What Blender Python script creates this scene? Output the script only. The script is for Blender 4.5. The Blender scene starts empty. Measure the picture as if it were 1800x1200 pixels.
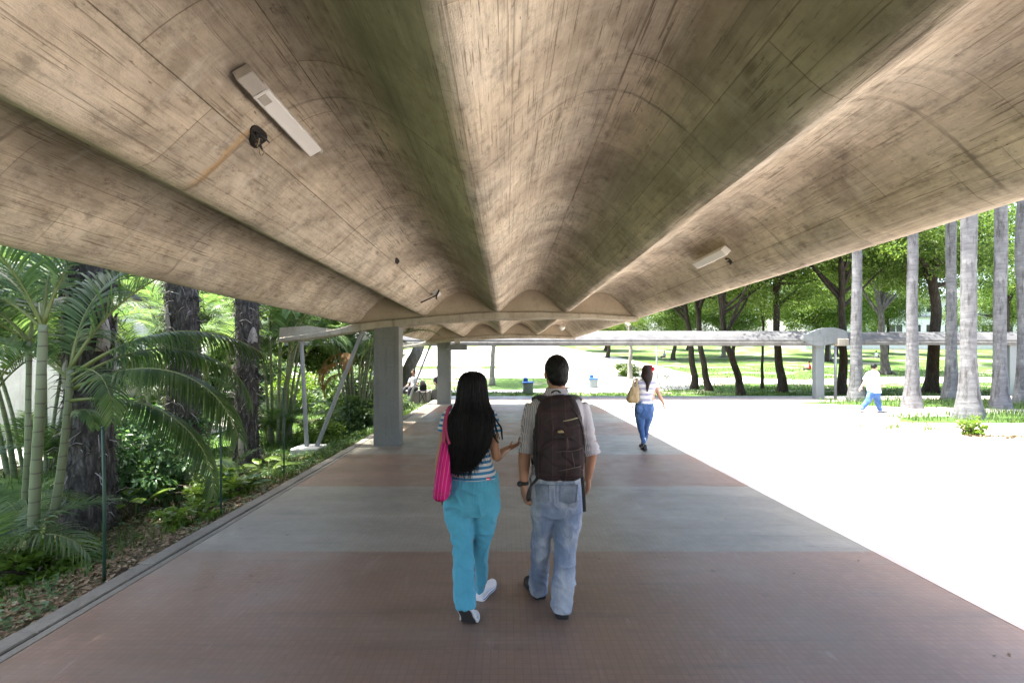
import bpy, bmesh, math, random
import numpy as np
from mathutils import Vector, Matrix, noise as mnoise

random.seed(11)
RNG = np.random.default_rng(11)
F, CX, CY, CH = 850.0, 890.0, 631.0, 1.7
SC = bpy.context.scene
COL = SC.collection
R = math.radians


def P(x, y, Y):
    return Vector(((x - CX) / F * Y, Y, CH + (CY - y) / F * Y))


def V3(*a):
    return np.array(a, float)


def nrm(v):
    v = np.asarray(v, float)
    return v / (np.linalg.norm(v) + 1e-12)


# ---------------------------------------------------------------- mesh builder
class MB:
    def __init__(self):
        self.v, self.q, self.t, self.qm, self.tm, self.uv = [], [], [], [], [], []
        self.n = 0

    def add(self, V, quads=None, tris=None, m=0, uv=None):
        V = np.asarray(V, float).reshape(-1, 3)
        if quads is not None and len(quads):
            q = np.asarray(quads, np.int64).reshape(-1, 4) + self.n
            self.q.append(q)
            self.qm.append(np.full(len(q), m))
        if tris is not None and len(tris):
            t = np.asarray(tris, np.int64).reshape(-1, 3) + self.n
            self.t.append(t)
            self.tm.append(np.full(len(t), m))
        self.v.append(V)
        self.uv.append(np.zeros((len(V), 2)) if uv is None else np.asarray(uv, float).reshape(-1, 2))
        self.n += len(V)
        return self

    def mesh(self, name, origin=(0, 0, 0), smooth=True, use_uv=False):
        V = np.concatenate(self.v) - np.asarray(origin, float)
        q = np.concatenate(self.q) if self.q else np.zeros((0, 4), np.int64)
        t = np.concatenate(self.t) if self.t else np.zeros((0, 3), np.int64)
        mi = np.concatenate(self.qm + self.tm) if (self.qm or self.tm) else np.zeros(0)
        me = bpy.data.meshes.new(name)
        me.vertices.add(len(V))
        me.vertices.foreach_set('co', V.astype(np.float32).ravel())
        loops = np.concatenate([q.ravel(), t.ravel()]).astype(np.int32)
        me.loops.add(len(loops))
        me.loops.foreach_set('vertex_index', loops)
        starts = np.concatenate([np.arange(len(q)) * 4, len(q) * 4 + np.arange(len(t)) * 3]).astype(np.int32)
        me.polygons.add(len(starts))
        me.polygons.foreach_set('loop_start', starts)
        me.polygons.foreach_set('material_index', mi.astype(np.int32))
        me.update(calc_edges=True)
        me.polygons.foreach_set('use_smooth', np.full(len(starts), bool(smooth)))
        if use_uv:
            uvl = me.uv_layers.new(name='UVMap')
            U = np.concatenate(self.uv)[loops]
            uvl.data.foreach_set('uv', U.astype(np.float32).ravel())
        return me


def grid_faces(nu, nv, wrap_v=False):
    """nu rows of nv points."""
    i = np.arange(nu - 1)[:, None]
    j = np.arange(nv if wrap_v else nv - 1)[None, :]
    j2 = (j + 1) % nv
    return np.stack([i * nv + j, i * nv + j2, (i + 1) * nv + j2, (i + 1) * nv + j], -1).reshape(-1, 4)


def loft(mb, rings, cap=True, m=0):
    rings = np.asarray(rings, float)
    n, s = rings.shape[:2]
    V = rings.reshape(-1, 3)
    q = grid_faces(n, s, True)
    tris = []
    if cap:
        V = np.concatenate([V, rings[0].mean(0)[None], rings[-1].mean(0)[None]])
        k = np.arange(s)
        tris = np.concatenate([np.stack([(k + 1) % s, k, np.full(s, n * s)], -1),
                               np.stack([(n - 1) * s + k, (n - 1) * s + (k + 1) % s, np.full(s, n * s + 1)], -1)])
    mb.add(V, q, tris, m)


def ring(c, rx, ry, n=24, pw=2.0, ax=(1, 0, 0), ay=(0, 1, 0)):
    a = np.linspace(0, 2 * np.pi, n, endpoint=False)
    ca, sa = np.cos(a), np.sin(a)
    x = np.sign(ca) * np.abs(ca) ** (2 / pw) * rx
    y = np.sign(sa) * np.abs(sa) ** (2 / pw) * ry
    return np.asarray(c, float)[None] + x[:, None] * np.asarray(ax, float) + y[:, None] * np.asarray(ay, float)


def spline(pts, n):
    """Catmull-Rom resample of rows to n rows (any width)."""
    p = np.asarray(pts, float)
    p = p.reshape(len(p), -1)
    if len(p) == 2:
        t = np.linspace(0, 1, n)[:, None]
        return p[0] * (1 - t) + p[1] * t
    e = np.concatenate([2 * p[:1] - p[1:2], p, 2 * p[-1:] - p[-2:-1]])
    out = []
    for u in np.linspace(0, len(p) - 1, n):
        i = min(int(u), len(p) - 2)
        t = u - i
        a, b, c, d = e[i], e[i + 1], e[i + 2], e[i + 3]
        out.append(0.5 * ((2 * b) + (c - a) * t + (2 * a - 5 * b + 4 * c - d) * t * t + (3 * b - a - 3 * c + d) * t ** 3))
    return np.array(out)


def tube(mb, pts, rad, seg=8, ref=None, cap=True, m=0, n=None, pw=2.0):
    """rad: scalar, list of r, or list of (ra, rb): ra along ref."""
    p = np.asarray(pts, float)
    r = np.asarray(rad, float)
    if r.ndim == 0:
        r = np.full(len(p), float(r))
    if r.ndim == 1:
        r = np.stack([r, r], -1)
    if n:
        pr = spline(np.concatenate([p, r], 1), n)
        p, r = pr[:, :3], np.maximum(pr[:, 3:], 1e-4)
    T = np.gradient(p, axis=0)
    T /= np.linalg.norm(T, axis=1)[:, None] + 1e-12
    if ref is None:
        a = np.cross(T[0], V3(0, 0, 1)) if abs(T[0][2]) < .9 else np.cross(T[0], V3(0, 1, 0))
        a = nrm(a)
    rings = []
    for i in range(len(p)):
        if ref is not None:
            a = nrm(np.asarray(ref, float) - np.dot(ref, T[i]) * T[i])
        else:
            a = nrm(a - np.dot(a, T[i]) * T[i])
        b = np.cross(T[i], a)
        rings.append(ring(p[i], r[i, 0], r[i, 1], seg, pw, a, b))
    loft(mb, rings, cap, m)


def ellipsoid(mb, c, rad, rot=None, nu=12, nv=18, m=0):
    th = np.linspace(0.05, np.pi - 0.05, nu)
    ph = np.linspace(0, 2 * np.pi, nv, endpoint=False)
    u = np.stack([np.sin(th)[:, None] * np.cos(ph), np.sin(th)[:, None] * np.sin(ph), np.repeat(np.cos(th)[:, None], nv, 1)], -1)
    u = u * np.asarray(rad, float)
    if rot is not None:
        u = u @ np.array(rot).T
    loft(mb, u[::-1] + np.asarray(c, float), True, m)


def box(mb, lo, hi, bev=0.0, m=0, M=None, segs=1):
    bm = bmesh.new()
    bmesh.ops.create_cube(bm, size=1)
    lo, hi = np.asarray(lo, float), np.asarray(hi, float)
    for v in bm.verts:
        v.co = Vector((np.array(v.co) + .5) * (hi - lo) + lo)
    if bev > 0:
        bmesh.ops.bevel(bm, geom=list(bm.edges), offset=bev, segments=segs, affect='EDGES', profile=.5)
    if M is not None:
        bmesh.ops.transform(bm, matrix=M, verts=list(bm.verts))
    addbm(mb, bm, m)


def addbm(mb, bm, m=0):
    bmesh.ops.triangulate(bm, faces=[f for f in bm.faces if len(f.verts) > 4])
    bm.verts.index_update()
    V = [v.co[:] for v in bm.verts]
    q = [[v.index for v in f.verts] for f in bm.faces if len(f.verts) == 4]
    t = [[v.index for v in f.verts] for f in bm.faces if len(f.verts) == 3]
    mb.add(V, q, t, m)
    bm.free()


def prism(mb, poly, axis, a, b, m=0):
    """poly: list of 2-D points; extrude along axis ('x','y','z') from a to b."""
    bm = bmesh.new()

    def pt(p, w):
        return {'x': (w, p[0], p[1]), 'y': (p[0], w, p[1]), 'z': (p[0], p[1], w)}[axis]
    v0 = [bm.verts.new(pt(p, a)) for p in poly]
    v1 = [bm.verts.new(pt(p, b)) for p in poly]
    n = len(poly)
    bm.faces.new(v0)
    bm.faces.new(v1[::-1])
    for i in range(n):
        bm.faces.new((v0[i], v1[i], v1[(i + 1) % n], v0[(i + 1) % n]))
    bmesh.ops.recalc_face_normals(bm, faces=list(bm.faces))
    addbm(mb, bm, m)


# ---------------------------------------------------------------- objects
def empty(name, loc, label=None, cat=None, group=None):
    o = bpy.data.objects.new(name, None)
    o.empty_display_size = .2
    COL.objects.link(o)
    o.location = Vector(loc)
    tag(o, label, cat, group)
    return o


def tag(o, label=None, cat=None, group=None, kind=None):
    if label: o['label'] = label
    if cat: o['category'] = cat
    if group: o['group'] = group
    if kind: o['kind'] = kind
    return o


def wloc(o):
    v = Vector((0, 0, 0))
    while o is not None:
        v = v + o.location
        o = o.parent
    return v


def link(name, me, mats, parent=None, loc=None):
    o = bpy.data.objects.new(name, me)
    COL.objects.link(o)
    if not isinstance(mats, (list, tuple)):
        mats = [mats]
    if not me.materials:
        for mm in mats:
            me.materials.append(mm)
    if parent is not None:
        o.parent = parent
    if loc is not None:
        o.location = Vector(loc)
    return o


def obj(name, mb, mats, parent=None, smooth=True, use_uv=False, sharp=None, origin=None):
    """mesh given in WORLD coordinates; re-based to the parent's (or its own) origin."""
    if parent is not None:
        org = wloc(parent)
        if origin is not None:
            me = mb.mesh(name, origin, smooth, use_uv)
            o = link(name, me, mats, parent, Vector(origin) - org)
        else:
            me = mb.mesh(name, org, smooth, use_uv)
            o = link(name, me, mats, parent)
    else:
        if origin is None:
            origin = (0, 0, 0)
        me = mb.mesh(name, origin, smooth, use_uv)
        o = link(name, me, mats, None, origin)
    if sharp:
        me.set_sharp_from_angle(angle=R(sharp))
    return o


def dup(root, loc, rz=0.0, sc=1.0, label=None):
    r = root.copy()
    COL.objects.link(r)
    r.location = Vector(loc)
    r.rotation_euler = (0, 0, rz)
    r.scale = (sc, sc, sc) if not isinstance(sc, tuple) else sc
    if label: r['label'] = label
    for ch in list(root.children):
        c = ch.copy()
        COL.objects.link(c)
        c.parent = r
        for g in list(ch.children):
            d = g.copy()
            COL.objects.link(d)
            d.parent = c
    return r


def fuse(mb, voxel, smooth_it=4, factor=.5):
    """one continuous surface out of overlapping closed pieces -> (V, quads) arrays in world space."""
    me = mb.mesh('tmp')
    o = bpy.data.objects.new('tmp', me)
    COL.objects.link(o)
    md = o.modifiers.new('r', 'REMESH')
    md.mode = 'VOXEL'
    md.voxel_size = voxel
    if smooth_it:
        s = o.modifiers.new('s', 'SMOOTH')
        s.factor, s.iterations = factor, smooth_it
    dg = bpy.context.evaluated_depsgraph_get()
    ev = o.evaluated_get(dg).to_mesh()
    V = np.empty(len(ev.vertices) * 3, np.float32)
    ev.vertices.foreach_get('co', V)
    N = np.empty(len(ev.vertices) * 3, np.float32)
    ev.vertices.foreach_get('normal', N)
    q = [tuple(p.vertices) for p in ev.polygons]
    qs = [p for p in q if len(p) == 4]
    ts = [p for p in q if len(p) == 3]
    o.evaluated_get(dg).to_mesh_clear()
    bpy.data.objects.remove(o)
    bpy.data.meshes.remove(me)
    return V.reshape(-1, 3).astype(float), N.reshape(-1, 3).astype(float), qs, ts


def fused(name, mb, mats, parent, voxel, smooth_it=4, disp=None):
    V, N, q, t = fuse(mb, voxel, smooth_it)
    if disp is not None:
        V = V + N * disp(V, N)[:, None]
    out = MB()
    out.add(V, q, t)
    return obj(name, out, mats, parent)


def vnoise(V, scale, seed=0.0):
    s = np.asarray(scale, float)
    W = V * s + seed
    return np.array([mnoise.noise(Vector(w)) for w in W])


# ---------------------------------------------------------------- node helper
class G:
    def __init__(s, name):
        s.m = bpy.data.materials.new(name)
        s.m.use_nodes = True
        s.nt = s.m.node_tree
        s.nt.nodes.clear()
        s.out = s.nt.nodes.new('ShaderNodeOutputMaterial')
        s._tc = None

    def n(s, t, ins=None, **props):
        nd = s.nt.nodes.new('ShaderNode' + t)
        for k, v in props.items():
            setattr(nd, k, v)
        for k, v in (ins or {}).items():
            s.set(nd.inputs[k], v)
        return nd

    def set(s, sock, v):
        if isinstance(v, bpy.types.NodeSocket):
            s.nt.links.new(v, sock)
        else:
            if sock.type == 'RGBA' and len(v) == 3:
                v = (*v, 1)
            sock.default_value = v

    def co(s, kind='Object'):
        if s._tc is None:
            s._tc = s.n('TexCoord')
        return s._tc.outputs[kind]

    def geo(s, k):
        return s.n('NewGeometry').outputs[k]

    def map(s, vec, scale=(1, 1, 1), loc=(0, 0, 0), rot=(0, 0, 0)):
        return s.n('Mapping', {'Vector': vec, 'Scale': scale, 'Location': loc, 'Rotation': rot}).outputs[0]

    def noise(s, vec, scale, detail=4, rough=.55, dist=0.0, out='Fac'):
        return s.n('TexNoise', {'Vector': vec, 'Scale': scale, 'Detail': detail, 'Roughness': rough, 'Distortion': dist}).outputs[out]

    def ramp(s, fac, stops, interp='LINEAR'):
        nd = s.n('ValToRGB', {'Fac': fac})
        cr = nd.color_ramp
        cr.interpolation = interp
        while len(cr.elements) < len(stops):
            cr.elements.new(.5)
        for e, (p, c) in zip(cr.elements, stops):
            e.position = p
            e.color = (c, c, c, 1) if isinstance(c, (int, float)) else (*c, 1)
        return nd.outputs[0]

    def mix(s, fac, a, b, blend='MIX'):
        nd = s.n('Mix', data_type='RGBA', blend_type=blend)
        s.set(nd.inputs[0], fac)
        s.set(nd.inputs[6], a)
        s.set(nd.inputs[7], b)
        return nd.outputs[2]

    def ma(s, op, a, b=None, c=None, clamp=False):
        nd = s.n('Math', operation=op, use_clamp=clamp)
        for i, v in enumerate((a, b, c)):
            if v is not None:
                s.set(nd.inputs[i], v)
        return nd.outputs[0]

    def sep(s, vec):
        return s.n('SeparateXYZ', {0: vec}).outputs

    def bump(s, h, strength=.3, dist=.01):
        return s.n('Bump', {'Height': h, 'Strength': strength, 'Distance': dist}).outputs[0]

    def bsdf(s, col, rough=.7, normal=None, spec=.5, **kw):
        ins = {'Base Color': col, 'Roughness': rough, 'Specular IOR Level': spec}
        if normal is not None:
            ins['Normal'] = normal
        ins.update(kw)
        b = s.n('BsdfPrincipled', ins)
        s.nt.links.new(b.outputs[0], s.out.inputs[0])
        return s.m


M = {}


def plain(name, col, rough=.6, var=.15, scale=6, bump=.1, spec=.4, **kw):
    g = G(name)
    f = g.noise(g.co(), scale, 5)
    c = g.mix(f, tuple(x * (1 - var) for x in col), tuple(min(1, x * (1 + var)) for x in col))
    f2 = g.noise(g.co(), scale * 9, 3)
    M[name] = g.bsdf(c, rough, g.bump(f2, bump, .004), spec, **kw)
    return M[name]


def leafmat(name, cols, trans=.35, rough=.5, nscale=.7):
    """cols: dark -> light leaf colours, picked per leaf; translucent."""
    g = G(name)
    rnd = g.geo('Random Per Island')
    ns = g.noise(g.co(), nscale, 3)
    f = g.ma('ADD', g.ma('MULTIPLY', rnd, .7), g.ma('MULTIPLY', ns, .5))
    n = len(cols)
    c = g.ramp(f, [(.12 + .8 * i / max(1, n - 1), cols[i]) for i in range(n)])
    p = g.n('BsdfPrincipled', {'Base Color': c, 'Roughness': rough, 'Specular IOR Level': .35})
    tcol = g.mix(1.0, c, (1.2, 1.25, .7), 'MULTIPLY')
    tr = g.n('BsdfTranslucent', {'Color': tcol})
    mx = g.n('MixShader', {0: trans, 1: p.outputs[0], 2: tr.outputs[0]})
    g.nt.links.new(mx.outputs[0], g.out.inputs[0])
    M[name] = g.m
    return g.m


def make_materials():
    # ---- board-formed concrete of the shell; UV = (arc length, run)
    g = G('board_concrete')
    ob, uv = g.co(), g.co('UV')
    big = g.noise(ob, 1.1, 5, .6)
    c = g.ramp(big, [(.3, (.335, .283, .218)), (.5, (.46, .398, .313)), (.68, (.57, .51, .415))])
    br = g.n('TexBrick', {'Vector': g.map(uv, (1, 1, 1), rot=(0, 0, R(90))), 'Color1': (.90, .90, .90, 1), 'Color2': (1.05, 1.03, 1.0, 1),
                          'Mortar': (.66, .62, .57, 1), 'Scale': 1.0, 'Mortar Size': .0022, 'Mortar Smooth': .3, 'Bias': 0.0,
                          'Brick Width': 2.3, 'Row Height': .31}, offset=.37, offset_frequency=2)
    c = g.mix(.75, c, br.outputs[0], 'MULTIPLY')
    grain = g.noise(g.map(ob, (38, 1.3, 38)), 1.0, 4, .6)
    c = g.mix(.34, c, g.ramp(grain, [(.36, .52), (.48, 1.0), (.66, 1.14)]), 'MULTIPLY')
    fine = g.noise(g.map(ob, (13, 9, 13)), 1.0, 8, .74)
    soft = g.noise(g.map(ob, (3.0, 2.3, 3.0), loc=(6, 1, 2)), 1.0, 7, .7, .4)
    c = g.mix(.85, c, g.ramp(soft, [(.32, .55), (.5, 1.0), (.66, 1.22)]), 'MULTIPLY')
    c = g.mix(.7, c, g.ramp(fine, [(.33, .42), (.46, 1.0), (.68, 1.15)]), 'MULTIPLY')
    pit = g.noise(g.map(ob, (55, 16, 55), loc=(2, 6, 1)), 1.0, 3, .6)
    c = g.mix(g.ramp(pit, [(.66, 0), (.72, .75)]), c, (.12, .095, .07))
    scar = g.noise(g.map(ob, (14, 5, 14), loc=(7, 7, 3), rot=(0, 0, R(24))), 1.0, 4, .65)
    c = g.mix(g.ramp(scar, [(.64, 0), (.72, .7)]), c, (.20, .15, .10))
    # dark oblong blotches left by the boards
    vo = g.n('TexVoronoi', {'Vector': g.map(ob, (6.5, 2.6, 6.5), rot=(0, 0, R(12))), 'Scale': 1.0, 'Randomness': 1.0})
    gate = g.n('TexWhiteNoise', {'Vector': vo.outputs['Position']}, noise_dimensions='3D')
    spot = g.ma('MULTIPLY', g.ramp(g.ma('ADD', vo.outputs['Distance'], g.ma('MULTIPLY', fine, .12)), [(.1, 1), (.25, 0)]),
                g.ramp(gate.outputs['Value'], [(.62, 0), (.7, .85)]))
    c = g.mix(spot, c, (.16, .125, .085))
    pt = g.noise(g.map(ob, (2.2, 1.1, 2.2), loc=(3, 1, 8)), 1.0, 5, .65)
    c = g.mix(g.ramp(pt, [(.52, 0), (.66, .55)]), c, (.23, .19, .14))
    pale = g.noise(g.map(ob, (3, .8, 3), loc=(9, 4, 1)), 1.0, 4, .6)
    c = g.mix(g.ramp(pale, [(.56, 0), (.72, .45)]), c, (.56, .50, .43))
    # short dark board dashes, lengthwise
    dash = g.noise(g.map(ob, (105, 3.4, 105), loc=(1, 3, 5)), 1.0, 2, .5)
    dz = g.ramp(g.noise(g.map(ob, (2.5, .8, 2.5), loc=(8, 2, 4)), 1.0, 4, .6), [(.36, 0), (.55, 1)])
    c = g.mix(g.ma('MULTIPLY', dz, g.ramp(dash, [(.61, 0), (.66, .8)])), c, (.15, .12, .085))
    # runs of damp down the flanks (across the boards)
    u_, v_, w_ = g.sep(uv)
    run = g.noise(g.map(uv, (1.1, 9, 1), loc=(3, 1, 0)), 1.0, 6, .68, .3)
    c = g.mix(g.ramp(run, [(.55, 0), (.72, .5)]), c, (.24, .21, .165))
    run2 = g.noise(g.map(uv, (1.6, 6, 1), loc=(11, 5, 0)), 1.0, 6, .68, .3)
    c = g.mix(g.ramp(run2, [(.58, 0), (.74, .5)]), c, (.60, .55, .475))
    # formwork panels: crisp rectangular joints
    pn = g.n('TexBrick', {'Vector': g.map(g.mix(.012, uv, g.noise(ob, 2.0, 3, .5, 0, 'Color'), 'ADD'), (1, 1, 1), rot=(0, 0, R(90))), 'Color1': (.86, .86, .87, 1), 'Color2': (1.08, 1.06, 1.04, 1),
                          'Mortar': (.56, .53, .48, 1), 'Scale': 1.0, 'Mortar Size': .003, 'Mortar Smooth': .15, 'Bias': .1, 'Brick Width': .86, 'Row Height': .435}, offset=.5)
    pm = g.ramp(g.noise(g.map(ob, (.9, .5, .9), loc=(2, 9, 9)), 1.0, 4, .6), [(.38, .25), (.58, .95)])
    c = g.mix(pm, c, pn.outputs[0], 'MULTIPLY')
    # algae plus garden-green bounce light painted in, on left-facing flanks; ragged border
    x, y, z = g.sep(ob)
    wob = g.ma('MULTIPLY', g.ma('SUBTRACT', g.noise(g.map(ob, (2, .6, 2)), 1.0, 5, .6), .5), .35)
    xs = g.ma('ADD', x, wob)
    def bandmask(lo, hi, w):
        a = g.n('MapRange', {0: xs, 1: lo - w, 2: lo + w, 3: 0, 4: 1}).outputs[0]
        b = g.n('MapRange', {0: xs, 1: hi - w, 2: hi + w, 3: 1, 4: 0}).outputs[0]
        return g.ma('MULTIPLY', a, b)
    alg_bounce = g.ma('MULTIPLY', bandmask(-.62, -.25, .09), g.ramp(g.noise(g.map(ob, (5, .5, 5)), 1.0, 5, .65), [(.3, .15), (.62, .7)]))
    c = g.mix(alg_bounce, c, (.205, .20, .15))
    alg_bounce2 = g.ma('MULTIPLY', bandmask(.72, 1.13, .09), g.ramp(g.noise(g.map(ob, (4, .6, 4), loc=(5, 5, 5)), 1.0, 5, .65), [(.35, .05), (.65, .5)]))
    c = g.mix(alg_bounce2, c, (.26, .24, .18))
    alg_bounce3 = g.ma('MULTIPLY', bandmask(-2.2, -1.72, .12), g.ramp(g.noise(g.map(ob, (4, .6, 4), loc=(1, 5, 7)), 1.0, 5, .65), [(.4, 0), (.7, .6)]))
    c = g.mix(alg_bounce3, c, (.15, .145, .10))
    # transverse pour joints
    jy = g.ma('ADD', y, g.ma('MULTIPLY', g.ma('SUBTRACT', g.noise(g.map(ob, (3, 3, 3)), 1.0, 3), .5), .035))
    fr = g.ma('ABSOLUTE', g.ma('SUBTRACT', g.ma('FRACT', g.ma('DIVIDE', g.ma('ADD', jy, 7.02), 1.72)), .5))
    joint = g.ramp(fr, [(0, 1), (.003, .8), (.0065, 0)])
    c = g.mix(g.ma('MULTIPLY', joint, g.ramp(g.noise(ob, 2.0, 3), [(.45, .0), (.62, .7)])), c, (.16, .13, .10))
    # rust run under the open junction hole
    ry = g.ma('ABSOLUTE', g.ma('SUBTRACT', g.ma('ADD', y, g.ma('MULTIPLY', g.ma('SUBTRACT', g.noise(g.map(ob, (9, 2, 9)), 1.0, 4), .5), .10)), 2.42))
    rust = g.ma('MULTIPLY', g.ramp(ry, [(0, .8), (.010, .5), (.035, 0)]),
                g.ma('MULTIPLY', g.n('MapRange', {0: x, 1: -1.66, 2: -1.5, 3: 0, 4: 1}).outputs[0], g.n('MapRange', {0: x, 1: -1.28, 2: -1.24, 3: 1, 4: 0}).outputs[0]))
    c = g.mix(rust, c, (.38, .24, .10))
    h = g.ma('ADD', g.ma('MULTIPLY', grain, .5), g.ma('ADD', g.ma('MULTIPLY', fine, .8), g.ma('SUBTRACT', g.ma('ADD', g.ma('MULTIPLY', br.outputs[1], -.8), g.ma('MULTIPLY', pn.outputs[1], -1.0)), g.ma('MULTIPLY', joint, 1.0))))
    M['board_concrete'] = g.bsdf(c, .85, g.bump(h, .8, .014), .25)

    # ---- plain concretes
    def concrete(name, lo, hi, stain, vert=False, rough=.85, bump=.35):
        g = G(name)
        ob = g.co()
        c = g.ramp(g.noise(ob, 2.5, 6, .65), [(.32, lo), (.68, hi)])
        st = g.noise(g.map(ob, (9, 9, .9) if vert else (5, 5, 5)), 1.0, 5, .65)
        c = g.mix(g.ramp(st, [(.52, 0), (.75, .7)]), c, stain)
        fi = g.noise(ob, 40, 4, .7)
        c = g.mix(.35, c, g.ramp(fi, [(.35, .6), (.55, 1.1)]), 'MULTIPLY')
        M[name] = g.bsdf(c, rough, g.bump(g.ma('ADD', fi, g.noise(ob, 9, 4)), bump, .006), .3)
    concrete('beam_concrete', (.27, .235, .18), (.40, .36, .29), (.12, .105, .075), True)
    concrete('diaphragm_concrete', (.29, .235, .17), (.41, .345, .26), (.20, .165, .125))
    concrete('column_paint', (.15, .155, .145), (.18, .185, .172), (.105, .105, .092), True, .6, .2)
    concrete('pale_paint', (.15, .165, .168), (.20, .215, .215), (.10, .10, .095), True)
    concrete('roof_top', (.055, .055, .058), (.12, .12, .12), (.03, .03, .032), False)
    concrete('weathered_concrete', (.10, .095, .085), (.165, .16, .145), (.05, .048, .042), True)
    concrete('kerb_concrete', (.13, .122, .105), (.20, .19, .165), (.075, .07, .058))
    concrete('path_concrete', (.36, .345, .31), (.46, .44, .40), (.28, .26, .22))
    concrete('wall_white', (.62, .61, .58), (.74, .73, .70), (.45, .44, .40), True)
    concrete('block_white', (.55, .55, .53), (.7, .7, .68), (.3, .3, .27))

    # ---- plaza floor: red and grey mosaic bands across the walk
    g = G('mosaic_floor')
    ob = g.co()
    x, y, z = g.sep(ob)
    yy = g.ma('ADD', y, g.ma('MULTIPLY', g.ma('SUBTRACT', g.noise(ob, 1.2, 3), .5), .03))
    k = g.ma('FRACT', g.ma('DIVIDE', g.ma('ADD', yy, 100 * 4.36 - 4.29), 4.36))
    isgrey = g.ramp(k, [(0, 1), (.497, 1), (.503, 0), (.995, 0), (1, 1)])
    red = g.ramp(g.noise(ob, .55, 6, .6), [(.3, (.142, .092, .068)), (.7, (.222, .149, .112))])
    grey = g.ramp(g.noise(g.map(ob, (.5, 1.6, 1), loc=(4, 7, 2)), 1.0, 6, .65), [(.3, (.150, .136, .114)), (.7, (.236, .217, .182))])
    c = g.mix(isgrey, red, grey)
    tile = g.n('TexBrick', {'Vector': ob, 'Color1': (.84, .84, .84, 1), 'Color2': (1.1, 1.1, 1.1, 1), 'Mortar': (.58, .57, .56, 1), 'Scale': 1.0,
                            'Mortar Size': .003, 'Mortar Smooth': .2, 'Bias': 0.0, 'Brick Width': .045, 'Row Height': .045}, offset=0.0)
    c = g.mix(.45, c, tile.outputs[0], 'MULTIPLY')
    wear = g.noise(g.map(ob, (.35, 1.1, 1), loc=(2, 2, 2)), 1.0, 6, .7)
    c = g.mix(g.ramp(wear, [(.5, 0), (.72, .5)]), c, (.19, .165, .14))
    strk = g.noise(g.map(ob, (.55, 7, 1), loc=(5, 3, 2)), 1.0, 5, .65, .5)
    c = g.mix(g.ramp(strk, [(.56, 0), (.70, .45)]), c, (.085, .075, .064))
    scuff = g.noise(g.map(ob, (9, 2.2, 1), loc=(1, 8, 2), rot=(0, 0, R(30))), 1.0, 4, .65, .8)
    c = g.mix(g.ramp(scuff, [(.64, 0), (.72, .3)]), c, (.26, .235, .21))
    dirt = g.noise(ob, 5.5, 5, .7)
    c = g.mix(g.ramp(dirt, [(.62, 0), (.74, .5)]), c, (.07, .058, .05))
    vs = g.n('TexVoronoi', {'Vector': ob, 'Scale': 1.6})
    sp = g.ramp(vs.outputs['Distance'], [(.02, .7), (.045, 0)])
    c = g.mix(sp, c, (.05, .042, .038))
    rough = g.ramp(g.noise(ob, 2.2, 5, .65), [(.3, .33), (.7, .56)])
    M['mosaic_floor'] = g.bsdf(c, rough, g.bump(g.ma('ADD', g.ma('MULTIPLY', tile.outputs[1], -.6), g.ma('MULTIPLY', g.noise(ob, 60, 2), .35)), .25, .003), .45)

    g = G('sunlit_floor')  # paler copy of the mosaic bands, sunlit brightness put into its colour
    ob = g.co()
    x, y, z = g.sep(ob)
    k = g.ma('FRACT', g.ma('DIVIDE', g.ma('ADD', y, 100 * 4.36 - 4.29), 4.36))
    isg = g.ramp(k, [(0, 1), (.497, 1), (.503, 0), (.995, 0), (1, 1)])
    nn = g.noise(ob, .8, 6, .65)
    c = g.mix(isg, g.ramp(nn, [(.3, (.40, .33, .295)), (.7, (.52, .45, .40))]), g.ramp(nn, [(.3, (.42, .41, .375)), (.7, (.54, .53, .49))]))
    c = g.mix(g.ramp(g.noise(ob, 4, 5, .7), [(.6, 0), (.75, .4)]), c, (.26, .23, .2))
    M['sunlit_floor'] = g.bsdf(c, .75, g.bump(g.noise(ob, 40, 4), .3, .004), .3)

    # ---- ground: soil and grass
    g = G('ground_cover')
    ob = g.co()
    x, y, z = g.sep(ob)
    soil = g.ramp(g.noise(ob, 9, 6, .7), [(.3, (.032, .024, .017)), (.55, (.075, .058, .04)), (.75, (.15, .12, .088))])
    grass = g.ramp(g.noise(ob, 3.2, 6, .7), [(.28, (.030, .055, .014)), (.5, (.060, .115, .024)), (.72, (.115, .18, .045))])
    far = g.n('MapRange', {0: y, 1: 18.0, 2: 26.0, 3: 0, 4: 1}).outputs[0]
    thr = g.noise(g.map(ob, (.30, .55, .3), loc=(3, 0, 1)), 1.0, 5, .6)
    nearleft = g.ma('MULTIPLY', g.n('MapRange', {0: x, 1: -6.2, 2: -4.4, 3: 0, 4: 1}).outputs[0], g.n('MapRange', {0: x, 1: -2.5, 2: -2.0, 3: 1, 4: 0}).outputs[0])
    nl = g.ma('MULTIPLY', nearleft, g.n('MapRange', {0: y, 1: 6.0, 2: 9.5, 3: 1, 4: .35}).outputs[0])
    bare = g.ma('ADD', g.ramp(thr, [(.545, 0), (.62, .85)]), g.ma('MULTIPLY', nl, .8), clamp=True)
    sandy = g.ramp(g.noise(ob, 2.0, 5, .6), [(.3, (.24, .215, .17)), (.7, (.36, .33, .27))])
    c = g.mix(bare, grass, g.mix(far, soil, sandy))
    M['ground_cover'] = g.bsdf(c, .95, g.bump(g.noise(ob, 30, 5, .7), .6, .03), .15)

    # ---- foliage
    leafmat('areca_leaf', [(.036, .075, .028), (.085, .145, .058), (.155, .22, .10)], .5, .38)
    leafmat('palm_leaf', [(.020, .048, .015), (.046, .092, .027), (.09, .145, .045)], .4, .42)
    leafmat('shrub_leaf', [(.030, .075, .030), (.065, .135, .055), (.115, .20, .09)], .48, .36)
    leafmat('bright_leaf', [(.07, .13, .018), (.12, .20, .028), (.17, .25, .040)], .45, .4)
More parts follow.
